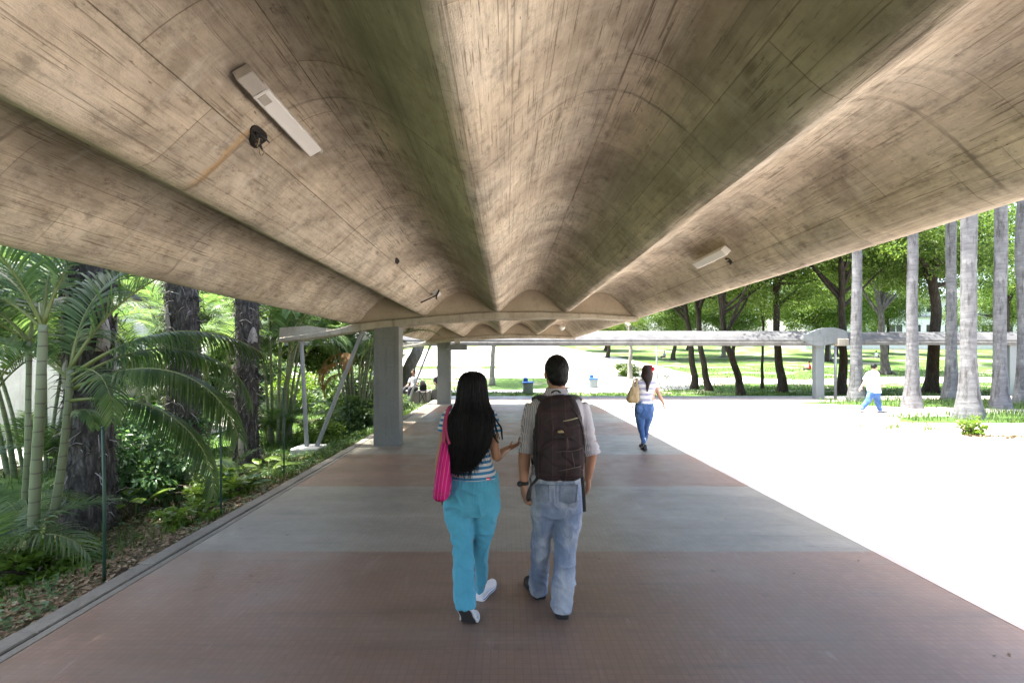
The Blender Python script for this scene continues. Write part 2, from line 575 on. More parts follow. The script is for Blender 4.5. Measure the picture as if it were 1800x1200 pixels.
    leafmat('tree_leaf', [(.022, .048, .012), (.055, .105, .022), (.10, .165, .034), (.15, .215, .05)], .48, .45, .35)
    leafmat('light_tree_leaf', [(.045, .09, .018), (.095, .165, .03), (.15, .23, .05), (.20, .27, .075)], .52, .45, .35)
    leafmat('grass_blade', [(.028, .06, .012), (.060, .115, .022), (.11, .17, .045)], .35, .5)
    leafmat('dry_leaf', [(.06, .038, .022), (.15, .105, .06), (.26, .20, .13)], .15, .7)
    leafmat('orange_frond', [(.14, .055, .015), (.25, .10, .025), (.20, .13, .04)], .3, .6)
    plain('rachis', (.13, .15, .04), .45, .3, 4)
    # ---- barks
    def bark(name, lo, mid, hi, sx, sz, bump=.8, rough=.95):
        g = G(name)
        ob = g.co()
        n1 = g.noise(g.map(ob, (sx, sx, sz)), 1.0, 7, .7, .3)
        c = g.ramp(n1, [(.3, lo), (.5, mid), (.72, hi)])
        c = g.mix(g.ramp(g.noise(ob, 1.4, 4), [(.4, 0), (.7, .45)]), c, lo)
        M[name] = g.bsdf(c, rough, g.bump(n1, bump, .03), .15)
    bark('fibre_bark', (.020, .018, .016), (.062, .055, .049), (.21, .19, .175), 22, 4.5)
    bark('tree_bark', (.020, .016, .012), (.048, .038, .028), (.10, .082, .065), 14, 3.0)
    bark('pale_bark', (.13, .12, .10), (.24, .225, .20), (.36, .34, .31), 9, 3.0)
    bark('grey_bark', (.035, .032, .028), (.085, .078, .068), (.17, .16, .145), 9, 3.0)
    bark('boot', (.16, .14, .12), (.30, .275, .25), (.42, .40, .37), 18, 1.5, .4)
    g = G('royal_bark')
    ob = g.co()
    rg = g.noise(g.map(ob, (2.5, 2.5, 14)), 1.0, 5, .65, .2)
    c = g.ramp(rg, [(.3, (.105, .106, .110)), (.5, (.135, .136, .14)), (.72, (.18, .18, .18))])
    li = g.noise(ob, 3.5, 6, .7)
    c = g.mix(g.ramp(li, [(.54, 0), (.68, .6)]), c, (.27, .27, .265))
    dk = g.noise(g.map(ob, (6, 6, 1.2), loc=(4, 4, 4)), 1.0, 6, .7)
    c = g.mix(g.ramp(dk, [(.5, 0), (.64, .85)]), c, (.05, .048, .045))
    M['royal_bark'] = g.bsdf(c, .9, g.bump(g.ma('ADD', rg, li), .5, .02), .2)
    g = G('cane_bark')
    ob = g.co()
    x, y, z = g.sep(ob)
    rr = g.ma('FRACT', g.ma('ADD', g.ma('MULTIPLY', z, 7.5), g.ma('MULTIPLY', g.noise(ob, 3, 2), .5)))
    c = g.ramp(g.noise(g.map(ob, (2, 2, 1.2)), 1.0, 4), [(.3, (.10, .125, .055)), (.55, (.165, .185, .10)), (.75, (.26, .265, .20))])
    c = g.mix(g.ramp(rr, [(0, .9), (.07, .8), (.12, 0), (1, 0)]), c, (.075, .062, .045))
    M['cane_bark'] = g.bsdf(c, .5, None, .4)
# ================================================================ setting
def smooth01(t):
    t = np.clip(t, 0, 1)
    return t * t * (3 - 2 * t)


PLAZA_END = 22.3


def ground_z(x, y):
    x, y = np.asarray(x, float), np.asarray(y, float)
    base = -.06 + 0 * x
    left = -.045 - .24 * smooth01((-3.05 - x) / 1.3)
    lump = .03 * np.sin(x * 2.1 + y * .7) * np.sin(y * 1.7 - x * .5)
    far = -.28 + .072 * np.maximum(0, y - 32) * smooth01((y - 30) / 8)
    far = np.where(y > 95, far[...] - .03 * (y - 95), far)
    farmask = smooth01((y - PLAZA_END + .2) / .8)
    z = np.where(x < -3.03, left + lump * smooth01((-3.3 - x) / .6), base)
    leftfar = smooth01((-3.0 - x) / 2)
    return z * (1 - farmask) + (far + lump * .6) * farmask


def gz(x, y):
    return float(ground_z(np.array([x]), np.array([y]))[0])


def sheet(mb, xs, ys, zf, dz=0.0):
    X, Y = np.meshgrid(xs, ys)
    Z = zf(X, Y) + dz
    mb.add(np.stack([X, Y, Z], -1).reshape(-1, 3), grid_faces(len(ys), len(xs)))


def strip_sheet(mb, pts, widths, dz, n=40, k=7, wob=.0):
    """a ribbon over the ground along pts (x, y)."""
    c = spline(np.concatenate([np.asarray(pts, float), np.asarray(widths, float)[:, None]], 1), n)
    d = np.gradient(c[:, :2], axis=0)
    d /= np.linalg.norm(d, axis=1)[:, None]
    nn = np.stack([-d[:, 1], d[:, 0]], -1)
    t = np.linspace(-.5, .5, k)
    w = c[:, 2:3] * (1 + wob * RNG.standard_normal((n, 1)))
    XY = c[:, None, :2] + nn[:, None] * (t[None, :, None] * w[:, None])
    Z = ground_z(XY[..., 0], XY[..., 1]) + dz
    mb.add(np.concatenate([XY, Z[..., None]], -1).reshape(-1, 3), grid_faces(n, k))


def build_setting():
    mb = MB()
    xs = np.unique(np.concatenate([np.linspace(-130, -14, 40), np.linspace(-14, -3.6, 53), np.linspace(-3.6, -3.03, 8), [-3.028], np.linspace(-2.9, 40, 60), np.linspace(40, 150, 40)]))
    ys = np.unique(np.concatenate([np.linspace(-40, 0, 25), np.linspace(0, 22, 80), np.linspace(22, 24, 11), np.linspace(24, 100, 105), np.linspace(100, 190, 30)]))
    sheet(mb, xs, ys, ground_z)
    g = obj('ground', mb, M['ground_cover'])
    tag(g, kind='structure')
    mb = MB()
    box(mb, (-2.83, -30, -.30), (46, PLAZA_END, 0.0))
    tag(obj('plaza_floor', mb, M['mosaic_floor'], smooth=False), kind='structure')
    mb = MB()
    box(mb, (3.24, -30, -.2), (46, PLAZA_END - .02, .004))  # paler copy of the floor from the roof's shadow edge on; sunlight painted in
    tag(obj('plaza_sunlit_floor', mb, M['sunlit_floor'], smooth=False), kind='structure')
    # kerb: two strips with a groove between
    mb = MB()
    y = -12.0
    while y < PLAZA_END:
        L = 1.0
        box(mb, (-3.045, y, -.32), (-2.905, min(PLAZA_END, y + L) - .006, .012 + random.uniform(-.003, .003)), .008)
        y += L
    box(mb, (-2.893, -12, -.32), (-2.833, PLAZA_END, .004), .003)
    box(mb, (-2.95, -12, -.33), (-2.85, PLAZA_END, -.03))
    tag(obj('kerb', mb, M['kerb_concrete'], smooth=False), kind='structure')
    # far pavement and paths
    mb = MB()
    strip_sheet(mb, [(-22, 29.4), (-6, 29.6), (3, 29.8), (7, 32), (9, 40), (5, 60), (-2, 92)], [2.2, 2.4, 3.2, 7, 13, 19, 24], .03, 90, 15, .01)
    tag(obj('hill_path', mb, M['path_concrete']), kind='structure')
    mb = MB()
    strip_sheet(mb, [(-26, 40), (-14, 41), (-3, 42), (6, 42)], [5, 6, 8, 8], .05, 60, 9, .01)
    strip_sheet(mb, [(-30, 60), (-20, 64), (-6, 66), (4, 66)], [26, 30, 34, 34], .055, 60, 15, .01)
    tag(obj('sunny_path', mb, M['path_concrete']), kind='structure')
    mb = MB()
    strip_sheet(mb, [(9, 36.5), (16, 37), (24, 36), (34, 37.5), (48, 36)], [2.5, 3.0, 2.6, 3.4, 3], .035, 60, 5, .03)
    tag(obj('park_path', mb, M['path_concrete']), kind='structure')
    mb = MB()
    strip_sheet(mb, [(-17, 5.5), (-11.5, 8.5), (-9.6, 11.5), (-9, 16), (-10, 22)], [4.5, 3.6, 3.0, 2.6, 2.5], .03, 50, 7, .02)
    strip_sheet(mb, [(-16, 22), (-10, 22.4), (-5.2, 22)], [1.6, 1.6, 1.4], .045, 30, 5, .02)
    tag(obj('garden_path', mb, M['path_concrete']), kind='structure')
    # grass beds set in the plaza beside the royal palms
    mb = MB()
    for cx, cy, rx, ry in ((16.0, 13.7, 4.9, 1.15), (17.6, 18.4, 5.4, 1.9)):
        a = np.linspace(0, 2 * np.pi, 48, endpoint=False)
        rr = 1 + .13 * np.sin(3 * a + cx) + .09 * np.sin(7 * a + cy) + .04 * RNG.standard_normal(48)
        rings = [np.stack([cx + rx * rr * k * np.cos(a), cy + ry * rr * k * np.sin(a), np.full(48, .006 + .05 * (1 - k ** 2))], -1) for k in (1, .8, .5, .2)]
        n0 = len(rings)
        V = np.concatenate(rings + [np.array([[cx, cy, .056]])])
        q = grid_faces(n0, 48, True)
        kk = np.arange(48)
        t = np.stack([(n0 - 1) * 48 + kk, (n0 - 1) * 48 + (kk + 1) % 48, np.full(48, n0 * 48)], -1)
        mb.add(V, q, t)
    tag(obj('grass_bed', mb, M['ground_cover']), kind='structure')


# ---------------------------------------------------------------- folded shell canopies
RX = np.array([-2.98, -1.63, -.17, 1.19, 2.57])
RZ = np.array([.70, .85, .935, .92, .83]) + CH
RISE = np.array([.45, .43, .43, .44])


def shell_z(x):
    x = np.atleast_1d(np.asarray(x, float))
    i = np.clip(np.searchsorted(RX, x) - 1, 0, 3)
    t = (x - RX[i]) / (RX[i + 1] - RX[i])
    base = RZ[i] * (1 - t) + RZ[i + 1] * t
    u = np.minimum(t, 1 - t) * 2
    e = .10
    us = (np.sqrt(u * u + e * e) - e) / (np.sqrt(1 + e * e) - e)
    return base + RISE[i] * np.sin(np.pi / 2 * us) ** 1.03


def shell_profile(per=22):
    xs = np.concatenate([np.linspace(RX[i], RX[i + 1], per, endpoint=False) for i in range(4)] + [[RX[4]]])
    zs = shell_z(xs)
    xs = np.concatenate([[RX[0] - .075, RX[0] - .03], xs, [RX[4] + .03, RX[4] + .085]])
    zs = np.concatenate([[RZ[0] - .012, RZ[0] - .012], zs, [RZ[4] - .014, RZ[4] - .014]])
    return xs, zs


def shell_mesh(y0, y1, thick=.085, dy=.16):
    xs, zs = shell_profile()
    n = len(xs)
    ds = np.hypot(np.diff(xs), np.diff(zs))
    u = np.concatenate([[0], np.cumsum(ds)])
    dx, dz = np.gradient(xs), np.gradient(zs)
    L = np.hypot(dx, dz)
    ox, oz = -dz / L * thick, dx / L * thick
    tx, tz = xs + ox, zs + oz
    tz[0], tz[1], tx[0], tx[1] = zs[0] + .12, zs[1] + .12, xs[0], xs[1]
    tz[-1], tz[-2], tx[-1], tx[-2] = zs[-1] + .12, zs[-2] + .12, xs[-1], xs[-2]
    ys = np.linspace(y0, y1, max(2, int((y1 - y0) / dy)))
    mb = MB()
    bot, top, ub = [], [], []
    for y in ys:
        w = np.array([mnoise.noise((a * 1.6, y * .7, 3.0)) for a in u]) * .009
        bot.append(np.stack([xs, np.full(n, y), zs + w], -1))
        top.append(np.stack([tx, np.full(n, y), tz], -1))
        ub.append(np.stack([u, np.full(n, y)], -1))
    k = len(ys)
    V = np.concatenate([np.array(bot).reshape(-1, 3), np.array(top).reshape(-1, 3)])
    U = np.concatenate([np.array(ub).reshape(-1, 2)] * 2)
    f = grid_faces(k, n)
    # strip edges + ends
    o = k * n
    i = np.arange(k - 1)
    e1 = np.stack([i * n, (i + 1) * n, o + (i + 1) * n, o + i * n], -1)
    e2 = np.stack([i * n + n - 1, o + i * n + n - 1, o + (i + 1) * n + n - 1, (i + 1) * n + n - 1], -1)
    j = np.arange(n - 1)
    e3 = np.stack([j, o + j, o + j + 1, j + 1], -1)
    e4 = np.stack([(k - 1) * n + j, (k - 1) * n + j + 1, o + (k - 1) * n + j + 1, o + (k - 1) * n + j], -1)
    mb.add(V, f, None, 0, U)
    mb.n -= len(V)
    mb.v.pop(); mb.uv.pop()
    mb.add(V, f[:, ::-1] + o, None, 1, U)
    # (both face lists index the same block; edges too)
    mb.n -= len(V)
    mb.v.pop(); mb.uv.pop()
    mb.add(V, np.concatenate([e1, e2, e3, e4]), None, 0, U)
    return mb


def beam_mesh(yf, depth=.34):
    """lip (cambered strip) + set-back diaphragm under the folds + tail."""
    mb = MB()
    bx = np.array([-4.47, -4.02, -3.24, -2.6, -2.04, -1.2, .03, 1.3, 2.2, 2.60])
    bz = CH + np.array([.335, .385, .49, .60, .655, .72, .785, .80, .775, .755])
    tx = np.array([-4.47, -4.02, -3.24, -2.98, -1.64, -.26, 1.15, 2.1, 2.60])
    tz = CH + np.array([.425, .485, .615, .695, .835, .93, .915, .87, .845])
    xs = np.linspace(-4.47, 2.60, 60)
    zb = spline(np.stack([bx, bz], -1), 200)
    zt = spline(np.stack([tx, tz], -1), 200)
    b = np.interp(xs, zb[:, 0], zb[:, 1])
    t = np.interp(xs, zt[:, 0], zt[:, 1]) - .004
    n = len(xs)
    rows = []
    for yy, (lo, hi) in ((yf, (b, t)),):
        pass
    c = .014
    sec = [(yf + c, b), (yf, b + c), (yf, t - c), (yf + c, t), (yf + depth - c, t), (yf + depth, t - c), (yf + depth, b + c), (yf + depth - c, b)]
    wob = np.array([mnoise.noise((a * 2.3, yf, 1.0)) for a in xs]) * .008
    V = np.array([[(xs[i], y_, z_[i] + wob[i]) for (y_, z_) in sec] for i in range(n)])
    loft(mb, V, True, 0)
    # diaphragm
    px = np.linspace(-2.97, 2.56, 110)
    up = shell_z(px) + .03
    lo = np.interp(px, xs, t) - .03
    y0, y1 = yf + .075, yf + depth - .075
    V = np.array([[(px[i], y0, lo[i]), (px[i], y0, up[i]), (px[i], y1, up[i]), (px[i], y1, lo[i])] for i in range(len(px))])
    loft(mb, V, True, 1)
    # counterweight block on the tail
    V = []
    for x in (-4.47, -4.3, -3.9, -3.55):
        z0 = float(np.interp(x, xs, t)) - .02
        z1 = float(np.interp(x, [-4.47, -3.9, -3.5], [CH + .62, CH + .66, CH + .60]))
        V.append([(x, yf + .03, z0), (x, yf + .03, z1), (x, yf + depth - .03, z1), (x, yf + depth - .03, z0)])
    loft(mb, np.array(V), True, 0)
    return mb


def build_walkways():
    w = empty('covered_walkway', (-2.4, 9.7, 0), 'long folded concrete canopy with deep wavy underside directly above the walkers', 'canopy')
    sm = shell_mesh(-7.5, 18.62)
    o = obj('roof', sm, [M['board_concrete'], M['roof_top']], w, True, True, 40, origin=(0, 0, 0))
    beams = [.05, 9.5, 18.25]
    for yb in beams:
        obj('beam', beam_mesh(yb), [M['beam_concrete'], M['diaphragm_concrete']], w, True, False, 40)
        mb = MB()
        zt = CH + .645
        box(mb, (-2.62, yb + .03, -.02), (-2.115, yb + .40, zt), .012)
        obj('column', mb, M['column_paint'], w, False)
        if yb > 5:
            for p0, p1 in (((-3.98, yb + .16, -.12), (-4.1, yb + .17, CH + .40)), ((-3.82, yb + .18, -.12), (-2.88, yb + .17, CH + .56))):
                p0, p1 = V3(*p0), V3(*p1)
                mb = MB()
                d = p1 - p0
                tube(mb, [p0, p0 + d * .97, p0 + d * .975, p1], [.043, .038, .052, .052], 14)
                tube(mb, [p0 - d * .0, p0 + d * .012], [.066, .066], 14)
                tube(mb, [p0 + d * .235, p0 + d * .245], [.047, .047], 14)
                obj('strut', mb, M['strut_white'], w, True, False, 40)
            mb = MB()
            box(mb, (-4.20, yb - .12, -.5), (-3.66, yb + .42, -.035), .03, segs=2)
            obj('footing', mb, M['block_white'], w, False)
    # open junction holes in the shell with loose wires (parts of the roof)
    rf = o
    for (x, y, a, b, rz) in ((-1.275, 2.47, .044, .078, -14), (-1.27, 5.62, .022, .10, -8), (2.33, 5.05, .04, .03, 20)):
        z = float(shell_z(x)[0])
        dzx = float((shell_z(x + .02) - shell_z(x - .02))[0] / .04)
        nrmv = nrm((dzx, 0, -1))
        ta = nrm((1, 0, dzx))
        c = V3(x, y, z) + nrmv * .011
        tb = nrm(V3(0, 1, 0) * math.cos(R(rz)) + ta * math.sin(R(rz)))
        ta2 = np.cross(nrmv, tb)
        mb = MB()
        aa = np.linspace(0, 2 * np.pi, 20, endpoint=False)
        wv = 1 + .14 * np.sin(3 * aa) + .1 * np.cos(2 * aa + 1)
        rim = c + (np.cos(aa) * a * wv)[:, None] * ta2 + (np.sin(aa) * b * wv)[:, None] * tb
        inn = c + nrmv * -.004 + (np.cos(aa) * a * wv * .9)[:, None] * ta2 + (np.sin(aa) * b * wv * .9)[:, None] * tb
        loft(mb, np.array([rim - nrmv * .012, rim, inn]), True)
        h = obj('junction_hole', mb, M['hole_dark'], w, True)
        if a > .025:
            mb = MB()
            for s in range(4):
                q0 = c + tb * random.uniform(-.6, .6) * b + ta2 * random.uniform(-.4, .4) * a
                pts = [q0 - nrmv * .01] + [q0 + nrmv * random.uniform(.01, .035) + tb * random.uniform(-1, 1) * b + ta2 * random.uniform(-1, 1) * a * .8 for _ in range(3)]
                tube(mb, pts, .0035, 5, n=12, m=s % 2)
            obj('loose_wire', mb, [M['black_rubber'], M['wire_tan']], w)

    # ------------------------------------------------ second canopy across the end (runs left-right)
    def cross_canopy(name, x0, x1, yedge, zdrop, label, cols, tail):
        r = empty(name, (x1, yedge, 0), label, 'canopy')
        sm = shell_mesh(0, x1 - x0, dy=.3)
        for k in range(len(sm.v)):
            V = sm.v[k].copy()
            sm.v[k] = np.stack([x0 + V[:, 1], yedge + (V[:, 0] + 2.98) * .98, V[:, 2] - zdrop - .10 * smooth01((V[:, 0] + 2.9) / .5)], -1)
        oo = obj('roof', sm, [M['weathered_concrete'], M['roof_top']], r, True, False, 40)
        # upstand beam along the near edge
        mb = MB()
        zt = RZ[0] - zdrop
        n = max(6, int((x1 - x0) / .5))
        xx = np.linspace(x0, x1 - .02, n)
        sec = np.array([(yedge - .10, zt - .14), (yedge - .12, zt - .12), (yedge - .12, zt + .0), (yedge - .06, zt + .03), (yedge + .10, zt + .03), (yedge + .10, zt - .14)])
        V = np.array([[(x, s[0], s[1] + .006 * mnoise.noise((x * 1.3, 0, 0))) for s in sec] for x in xx])
        loft(mb, V, True)
        obj('edge_beam', mb, M['weathered_concrete'], r, False)
        for cx in cols:
            mb = MB()
            box(mb, (cx - .13, yedge + .0, -.4), (cx + .22, yedge + .30, zt - .10), .015)
            obj('column', mb, M['pale_column'], r, False)
        if tail:
            mb = MB()
            cx = tail
            a = np.linspace(0, 1, 26)
            xs = cx - .75 + a * 1.85
            top = zt + .17 + .46 * np.sin(np.pi * np.clip((a + .02) * .80, 0, 1)) ** .8
            bot = np.interp(a, [0, .25, .42, .60, 1], [zt + .05, zt - .12, zt - .17, zt - .06, zt - .03])
            top = np.maximum(top, bot + .05)
            c = .02
            V = np.array([[(xs[i], yedge - .13, bot[i]), (xs[i], yedge - .13, top[i]), (xs[i], yedge + .10, top[i]), (xs[i], yedge + .10, bot[i])] for i in range(26)])
            loft(mb, V, True)
            box(mb, (cx - .78, yedge - .16, zt + .08), (cx - .02, yedge - .135, zt + .36), .005)
            obj('end_arch', mb, M['pale_paint'], r, True, False, 30)
            mb = MB()
            box(mb, (cx + .66, yedge - .22, zt - .14), (cx + 1.10, yedge + .1, zt + .16), .02)
            obj('rain_spout', mb, M['beam_concrete'], r, False)
            mb = MB()
            tube(mb, [(cx + .66, yedge - .02, -.05), (cx + .66, yedge - .02, zt - .17)], .055, 12)
            obj('downpipe', mb, M['pale_paint'], r)
        return r
    cross_canopy('cross_canopy', -10.5, 13.36, 20.42, .0, 'low concrete canopy across the far end of the plaza before the park trees', (13.22,), 13.22)
    cross_canopy('park_canopy', 14.6, 46, 23.4, -.12, 'grey concrete canopy continuing behind the royal palms towards the right edge', (24.5, 35.5), None)


# ---------------------------------------------------------------- lamps on the shell
def shell_frame(x):
    z = float(shell_z(x)[0])
    d = float((shell_z(x + .02) - shell_z(x - .02))[0] / .04)
    return z, math.atan(d)


def build_fixtures():
    def batten(name, x, y0, y1, w, h, label, open_end):
        z, a = shell_frame(x)
        L = y1 - y0
        T = Matrix.Translation((x, y0, z)) @ Matrix.Rotation(-a, 4, 'Y')
        r = empty(name, (x, (y0 + y1) / 2, z), label, 'light fitting', 'fluorescent battens under the canopy')
        mb = MB()
        s = .13 if open_end else .0
        box(mb, (-w / 2, s, -h), (w / 2, L, -.012), .006, M=T)
        obj('housing', mb, M['batten_white'], r, False)
        if s:
            mb = MB()
            box(mb, (-w / 2 + .002, 0, -h + .006), (w / 2 - .002, s - .004, -.014), .004, M=T)
            obj('end_box', mb, M['bare_metal'], r, False)
            mb = MB()
            box(mb, (-w * .32, s + .01, -h - .003), (w * .22, s + .075, -h + .001), .001, M=T)
            obj('worn_patch', mb, M['bare_metal'], r, False)
            mb = MB()
            tube(mb, [T @ Vector((w * .3, L + .0, -h * .5)), T @ Vector((w * .3, L + .05, -h * .5))], [.016, .02], 10)
            obj('lamp_holder', mb, M['bare_metal'], r)
        mb = MB()
        box(mb, (-w / 2 + .004, .02, -.013), (w / 2 - .004, L - .03, .03), .003, M=T)
        obj('back_plate', mb, M['black_rubber'] if open_end else M['bare_metal'], r, False)
    batten('fluorescent_batten', -1.135, 2.04, 2.80, .080, .066, 'large white fluorescent batten with a bare metal end, on the ceiling beside a rusty hole', True)
    batten('fluorescent_batten', 2.235, 4.85, 5.60, .085, .08, 'pale batten light near the outer roof edge above the sunny plaza', False)
    # small broken bracket lamp
    z, a = shell_frame(-1.24)
    r = empty('bracket_lamp', (-1.24, 8.38, z), 'tiny broken lamp with a hanging bracket and wire close to the first beam', 'light fitting')
    T = Matrix.Translation((-1.24, 8.38, z)) @ Matrix.Rotation(-a, 4, 'Y')
    mb = MB()
    box(mb, (-.05, -.09, -.09), (.06, .09, .01), .01, M=T)
    obj('lamp_box', mb, M['batten_white'], r, False)
    mb = MB()
    tube(mb, [T @ Vector((-.30, -.15, -.03)), T @ Vector((-.05, -.1, -.08)), T @ Vector((.0, -.1, -.1))], .012, 6)
    tube(mb, [T @ Vector((-.06, .1, -.1)), T @ Vector((-.02, -.12, -.1)), T @ Vector((.08, -.12, -.05))], .014, 6)
    obj('bracket', mb, M['black_rubber'], r)
    # floodlight under bay two
    c = V3(1.9, 16.4, CH + 1.07)
    r = empty('spot_lamp', c, 'small white spot lamp hanging below the second bay of the canopy', 'light fitting')
    mb = MB()
    tube(mb, [c + V3(.03, .0, .24), c + V3(.01, 0, .03)], .014, 8)
    obj('stem', mb, M['bare_metal'], r)
    mb = MB()
    d = nrm((-.45, -.75, -.25))
    tube(mb, [c - d * .12, c - d * .1, c, c + d * .08], [.03, .07, .085, .10], 16)
    obj('lamp_head', mb, M['batten_white'], r)
    # wide box lamp by the second column
    x, y = -1.80, 17.75
    r = empty('box_lamp', (x, y, 2.1), 'wide grey box lamp fixed beside the top of the second column', 'light fitting')
    mb = MB()
    z0 = CH + .33
    V = [[(x - .37, y - .2, z0), (x - .37, y - .12, z0 + .17), (x - .37, y + .2, z0 + .17), (x - .37, y + .2, z0)],
         [(x - .05, y - .2, z0), (x - .05, y - .2, z0 + .22), (x - .05, y + .2, z0 + .22), (x - .05, y + .2, z0)],
         [(x + .36, y - .2, z0), (x + .36, y - .2, z0 + .2), (x + .36, y + .2, z0 + .2), (x + .36, y + .2, z0)]]
    loft(mb, np.array(V), True)
    obj('housing', mb, M['pale_column'], r, False)
    mb = MB()
    box(mb, (x - .1, y - .05, z0 + .2), (x + .1, y + .05, CH + .75))
    obj('arm', mb, M['bare_metal'], r, False)


# ---------------------------------------------------------------- bins, poles, building
def build_street():
    def bin_(x, y, label):
        z = gz(x, y) - .01
        if 24 < y < 31:
            z = gz(x, y) + .02
        r = empty('litter_bin', (x, y, z), label, 'bin', 'blue-lidded litter bins')
        mb = MB()
        a = [ring((x, y, z + h), rr, rr, 24, 3.2) for h, rr in ((0, .285), (.03, .295), (.3, .30), (.58, .305), (.60, .30))]
        loft(mb, a)
        obj('body', mb, M['bin_grey'], r, True, False, 40)
        mb = MB()
        a = [ring((x, y, z + h), rr, rr, 24, 3.2) for h, rr in ((.602, .31), (.61, .33), (.665, .33), (.69, .29), (.70, .2))]
        loft(mb, a)
        obj('lid', mb, M['bin_blue'], r, True, False, 40)
        mb = MB()
        box(mb, (x - .26, y - .2, z + .69), (x - .0, y + .2, z + .92), .03, segs=2)
        obj('hood', mb, M['bin_blue'], r, False)
        mb = MB()
        tube(mb, [(x + .02, y, z + .88), (x + .2, y, z + .90), (x + .29, y, z + .84), (x + .30, y, z + .68)], .018, 8, n=12)
        obj('handle', mb, M['bin_grey'], r)
    p = P(928, 690, 27.2)
    bin_(p.x, 27.2, 'grey litter bin with a blue lid, between the two front walkers, nearer of two')
    p = P(1043, 678, 33.0)
    bin_(p.x, 33.0, 'smaller looking grey bin with a blue lid farther up the sunny slope')

    # slim white pole on the lawn
    def pole(name, px, pyb, pyt, Y, r0, mat, label, cat):
        b, t = P(px, pyb, Y), P(px - (1 if name == 'lamp_pole' else 0), pyt, Y)
        zb = gz(b.x, Y)
        r = empty(name, (b.x, Y, zb), label, cat)
        mb = MB()
        tube(mb, [(b.x, Y, zb - .1), (t.x, Y, t.z)], [r0, r0 * .85], 12)
        obj('shaft', mb, mat, r)
        mb = MB()
        tube(mb, [(b.x, Y, zb - .02), (b.x, Y, zb + .12)], [r0 * 1.8, r0 * 1.6], 12)
        obj('base_collar', mb, mat, r)
        mb = MB()
        ellipsoid(mb, (t.x, Y, t.z), (r0 * 1.1, r0 * 1.1, r0 * .8))
        obj('cap', mb, mat, r)
    pole('lamp_pole', 1155, 664, 590, 33.5, .06, M['white_metal'], 'slim white pole standing on the lawn behind the woman in jeans', 'pole')
    for (px, yb, yt, Y, lab) in ((183, 1020, 752, 3.82, 'thin dark green stake at the kerb, nearest the camera'),
                                 (388, 905, 735, 5.35, 'thin dark green stake at the kerb beside the broad-leaved plant'),
                                 (499, 833, 683, 7.3, 'thin dark green stake at the kerb beside the grey-barked palm'),
                                 (614, 778, 700, 10.9, 'thin dark green stake at the kerb just left of the first column')):
        b, t = P(px, yb, Y), P(px - 4, yt, Y)
        bx = max(min(b.x, -3.12), -3.6)
        mb = MB()
        zb = gz(bx, Y)
        tube(mb, [(bx, Y, zb - .15), (bx + .004, Y, zb + .6), (bx - .01, Y, t.z)], [.012, .012, .011], 8)
        tube(mb, [(bx - .01, Y, t.z), (bx - .01, Y, t.z + .012)], [.016, .012], 8)
        o = obj('garden_stake', mb, M['stake_green'], origin=(bx, Y, zb))
        tag(o, lab, 'stake', 'green stakes along the kerb')

    # white building far behind the royal palms
    Y = 84.0
    b0 = gz(66, Y) - .5
    r = empty('campus_building', (66, Y, b0), 'white low building with a row of dark windows seen between the palm trunks', 'building')
    mb = MB()
    box(mb, (52, Y, b0), (96, Y + 14, 12.0))
    obj('wall', mb, M['wall_white'], r, False)
    mb = MB()
    box(mb, (51.4, Y - .7, 12.0), (96.6, Y + 14.5, 12.5))
    obj('roof', mb, M['wall_white'], r, False)
    mb = MB()
    box(mb, (52, Y - .25, 5.3), (96, Y + .0, 5.8))
    box(mb, (52, Y - .25, 8.9), (96, Y + .0, 9.3))
    obj('ledge', mb, M['grey_panel'], r, False)
    for zr in (6.3, 9.7):
        for k in range(13):
            x = 53.5 + k * 3.2
            if x > 93: break
            mb = MB()
            for (lo, hi) in (((x, Y - .12, zr), (x + .16, Y - .003, zr + 1.5)), ((x + 2.44, Y - .12, zr), (x + 2.6, Y - .003, zr + 1.5)),
                             ((x + .16, Y - .12, zr), (x + 2.44, Y - .003, zr + .14)), ((x + .16, Y - .12, zr + 1.36), (x + 2.44, Y - .003, zr + 1.5)),
                             ((x + 1.25, Y - .11, zr + .14), (x + 1.35, Y - .003, zr + 1.36))):
                box(mb, lo, hi)
            w = obj('window', mb, M['white_metal'], r, False)
            mb = MB()
            box(mb, (x + .1, Y - .05, zr + .1), (x + 2.5, Y - .03, zr + 1.4))
            obj('pane', mb, M['dark_glass'], w, False)
    # pale building at the far left
    X = -12.0
    b0 = gz(X, 11) - .3
    r = empty('garden_building', (X - 2.5, 11.5, b0), 'pale building corner with a dark window at the far left behind the palm stems', 'building')
    mb = MB()
    box(mb, (X - 6, 11.2, b0), (X, 18, 3.6))
    obj('wall', mb, M['wall_white'], r, False)
    mb = MB()
    box(mb, (X - 6.3, 10.8, 3.6), (X + .35, 18.3, 3.78))
    obj('roof', mb, M['roof_top'], r, False)
    mb = MB()
    box(mb, (X - 6, 11.14, b0), (X + .03, 11.197, .2))
    obj('plinth', mb, M['grey_panel'], r, False)
    for wx in (X - .95, X - 2.6):
        mb = MB()
        z0, z1 = .75, 2.3
        for (lo, hi) in (((wx, 11.1, z0), (wx + .07, 11.197, z1)), ((wx + .63, 11.1, z0), (wx + .7, 11.197, z1)), ((wx + .07, 11.1, z0), (wx + .63, 11.197, z0 + .07)), ((wx + .07, 11.1, z1 - .07), (wx + .63, 11.197, z1))):
            box(mb, lo, hi)
        w = obj('window', mb, M['white_metal'], r, False)
        mb = MB()
        box(mb, (wx + .05, 11.16, z0 + .05), (wx + .65, 11.18, z1 - .05))
        obj('pane', mb, M['dark_glass'], w, False)


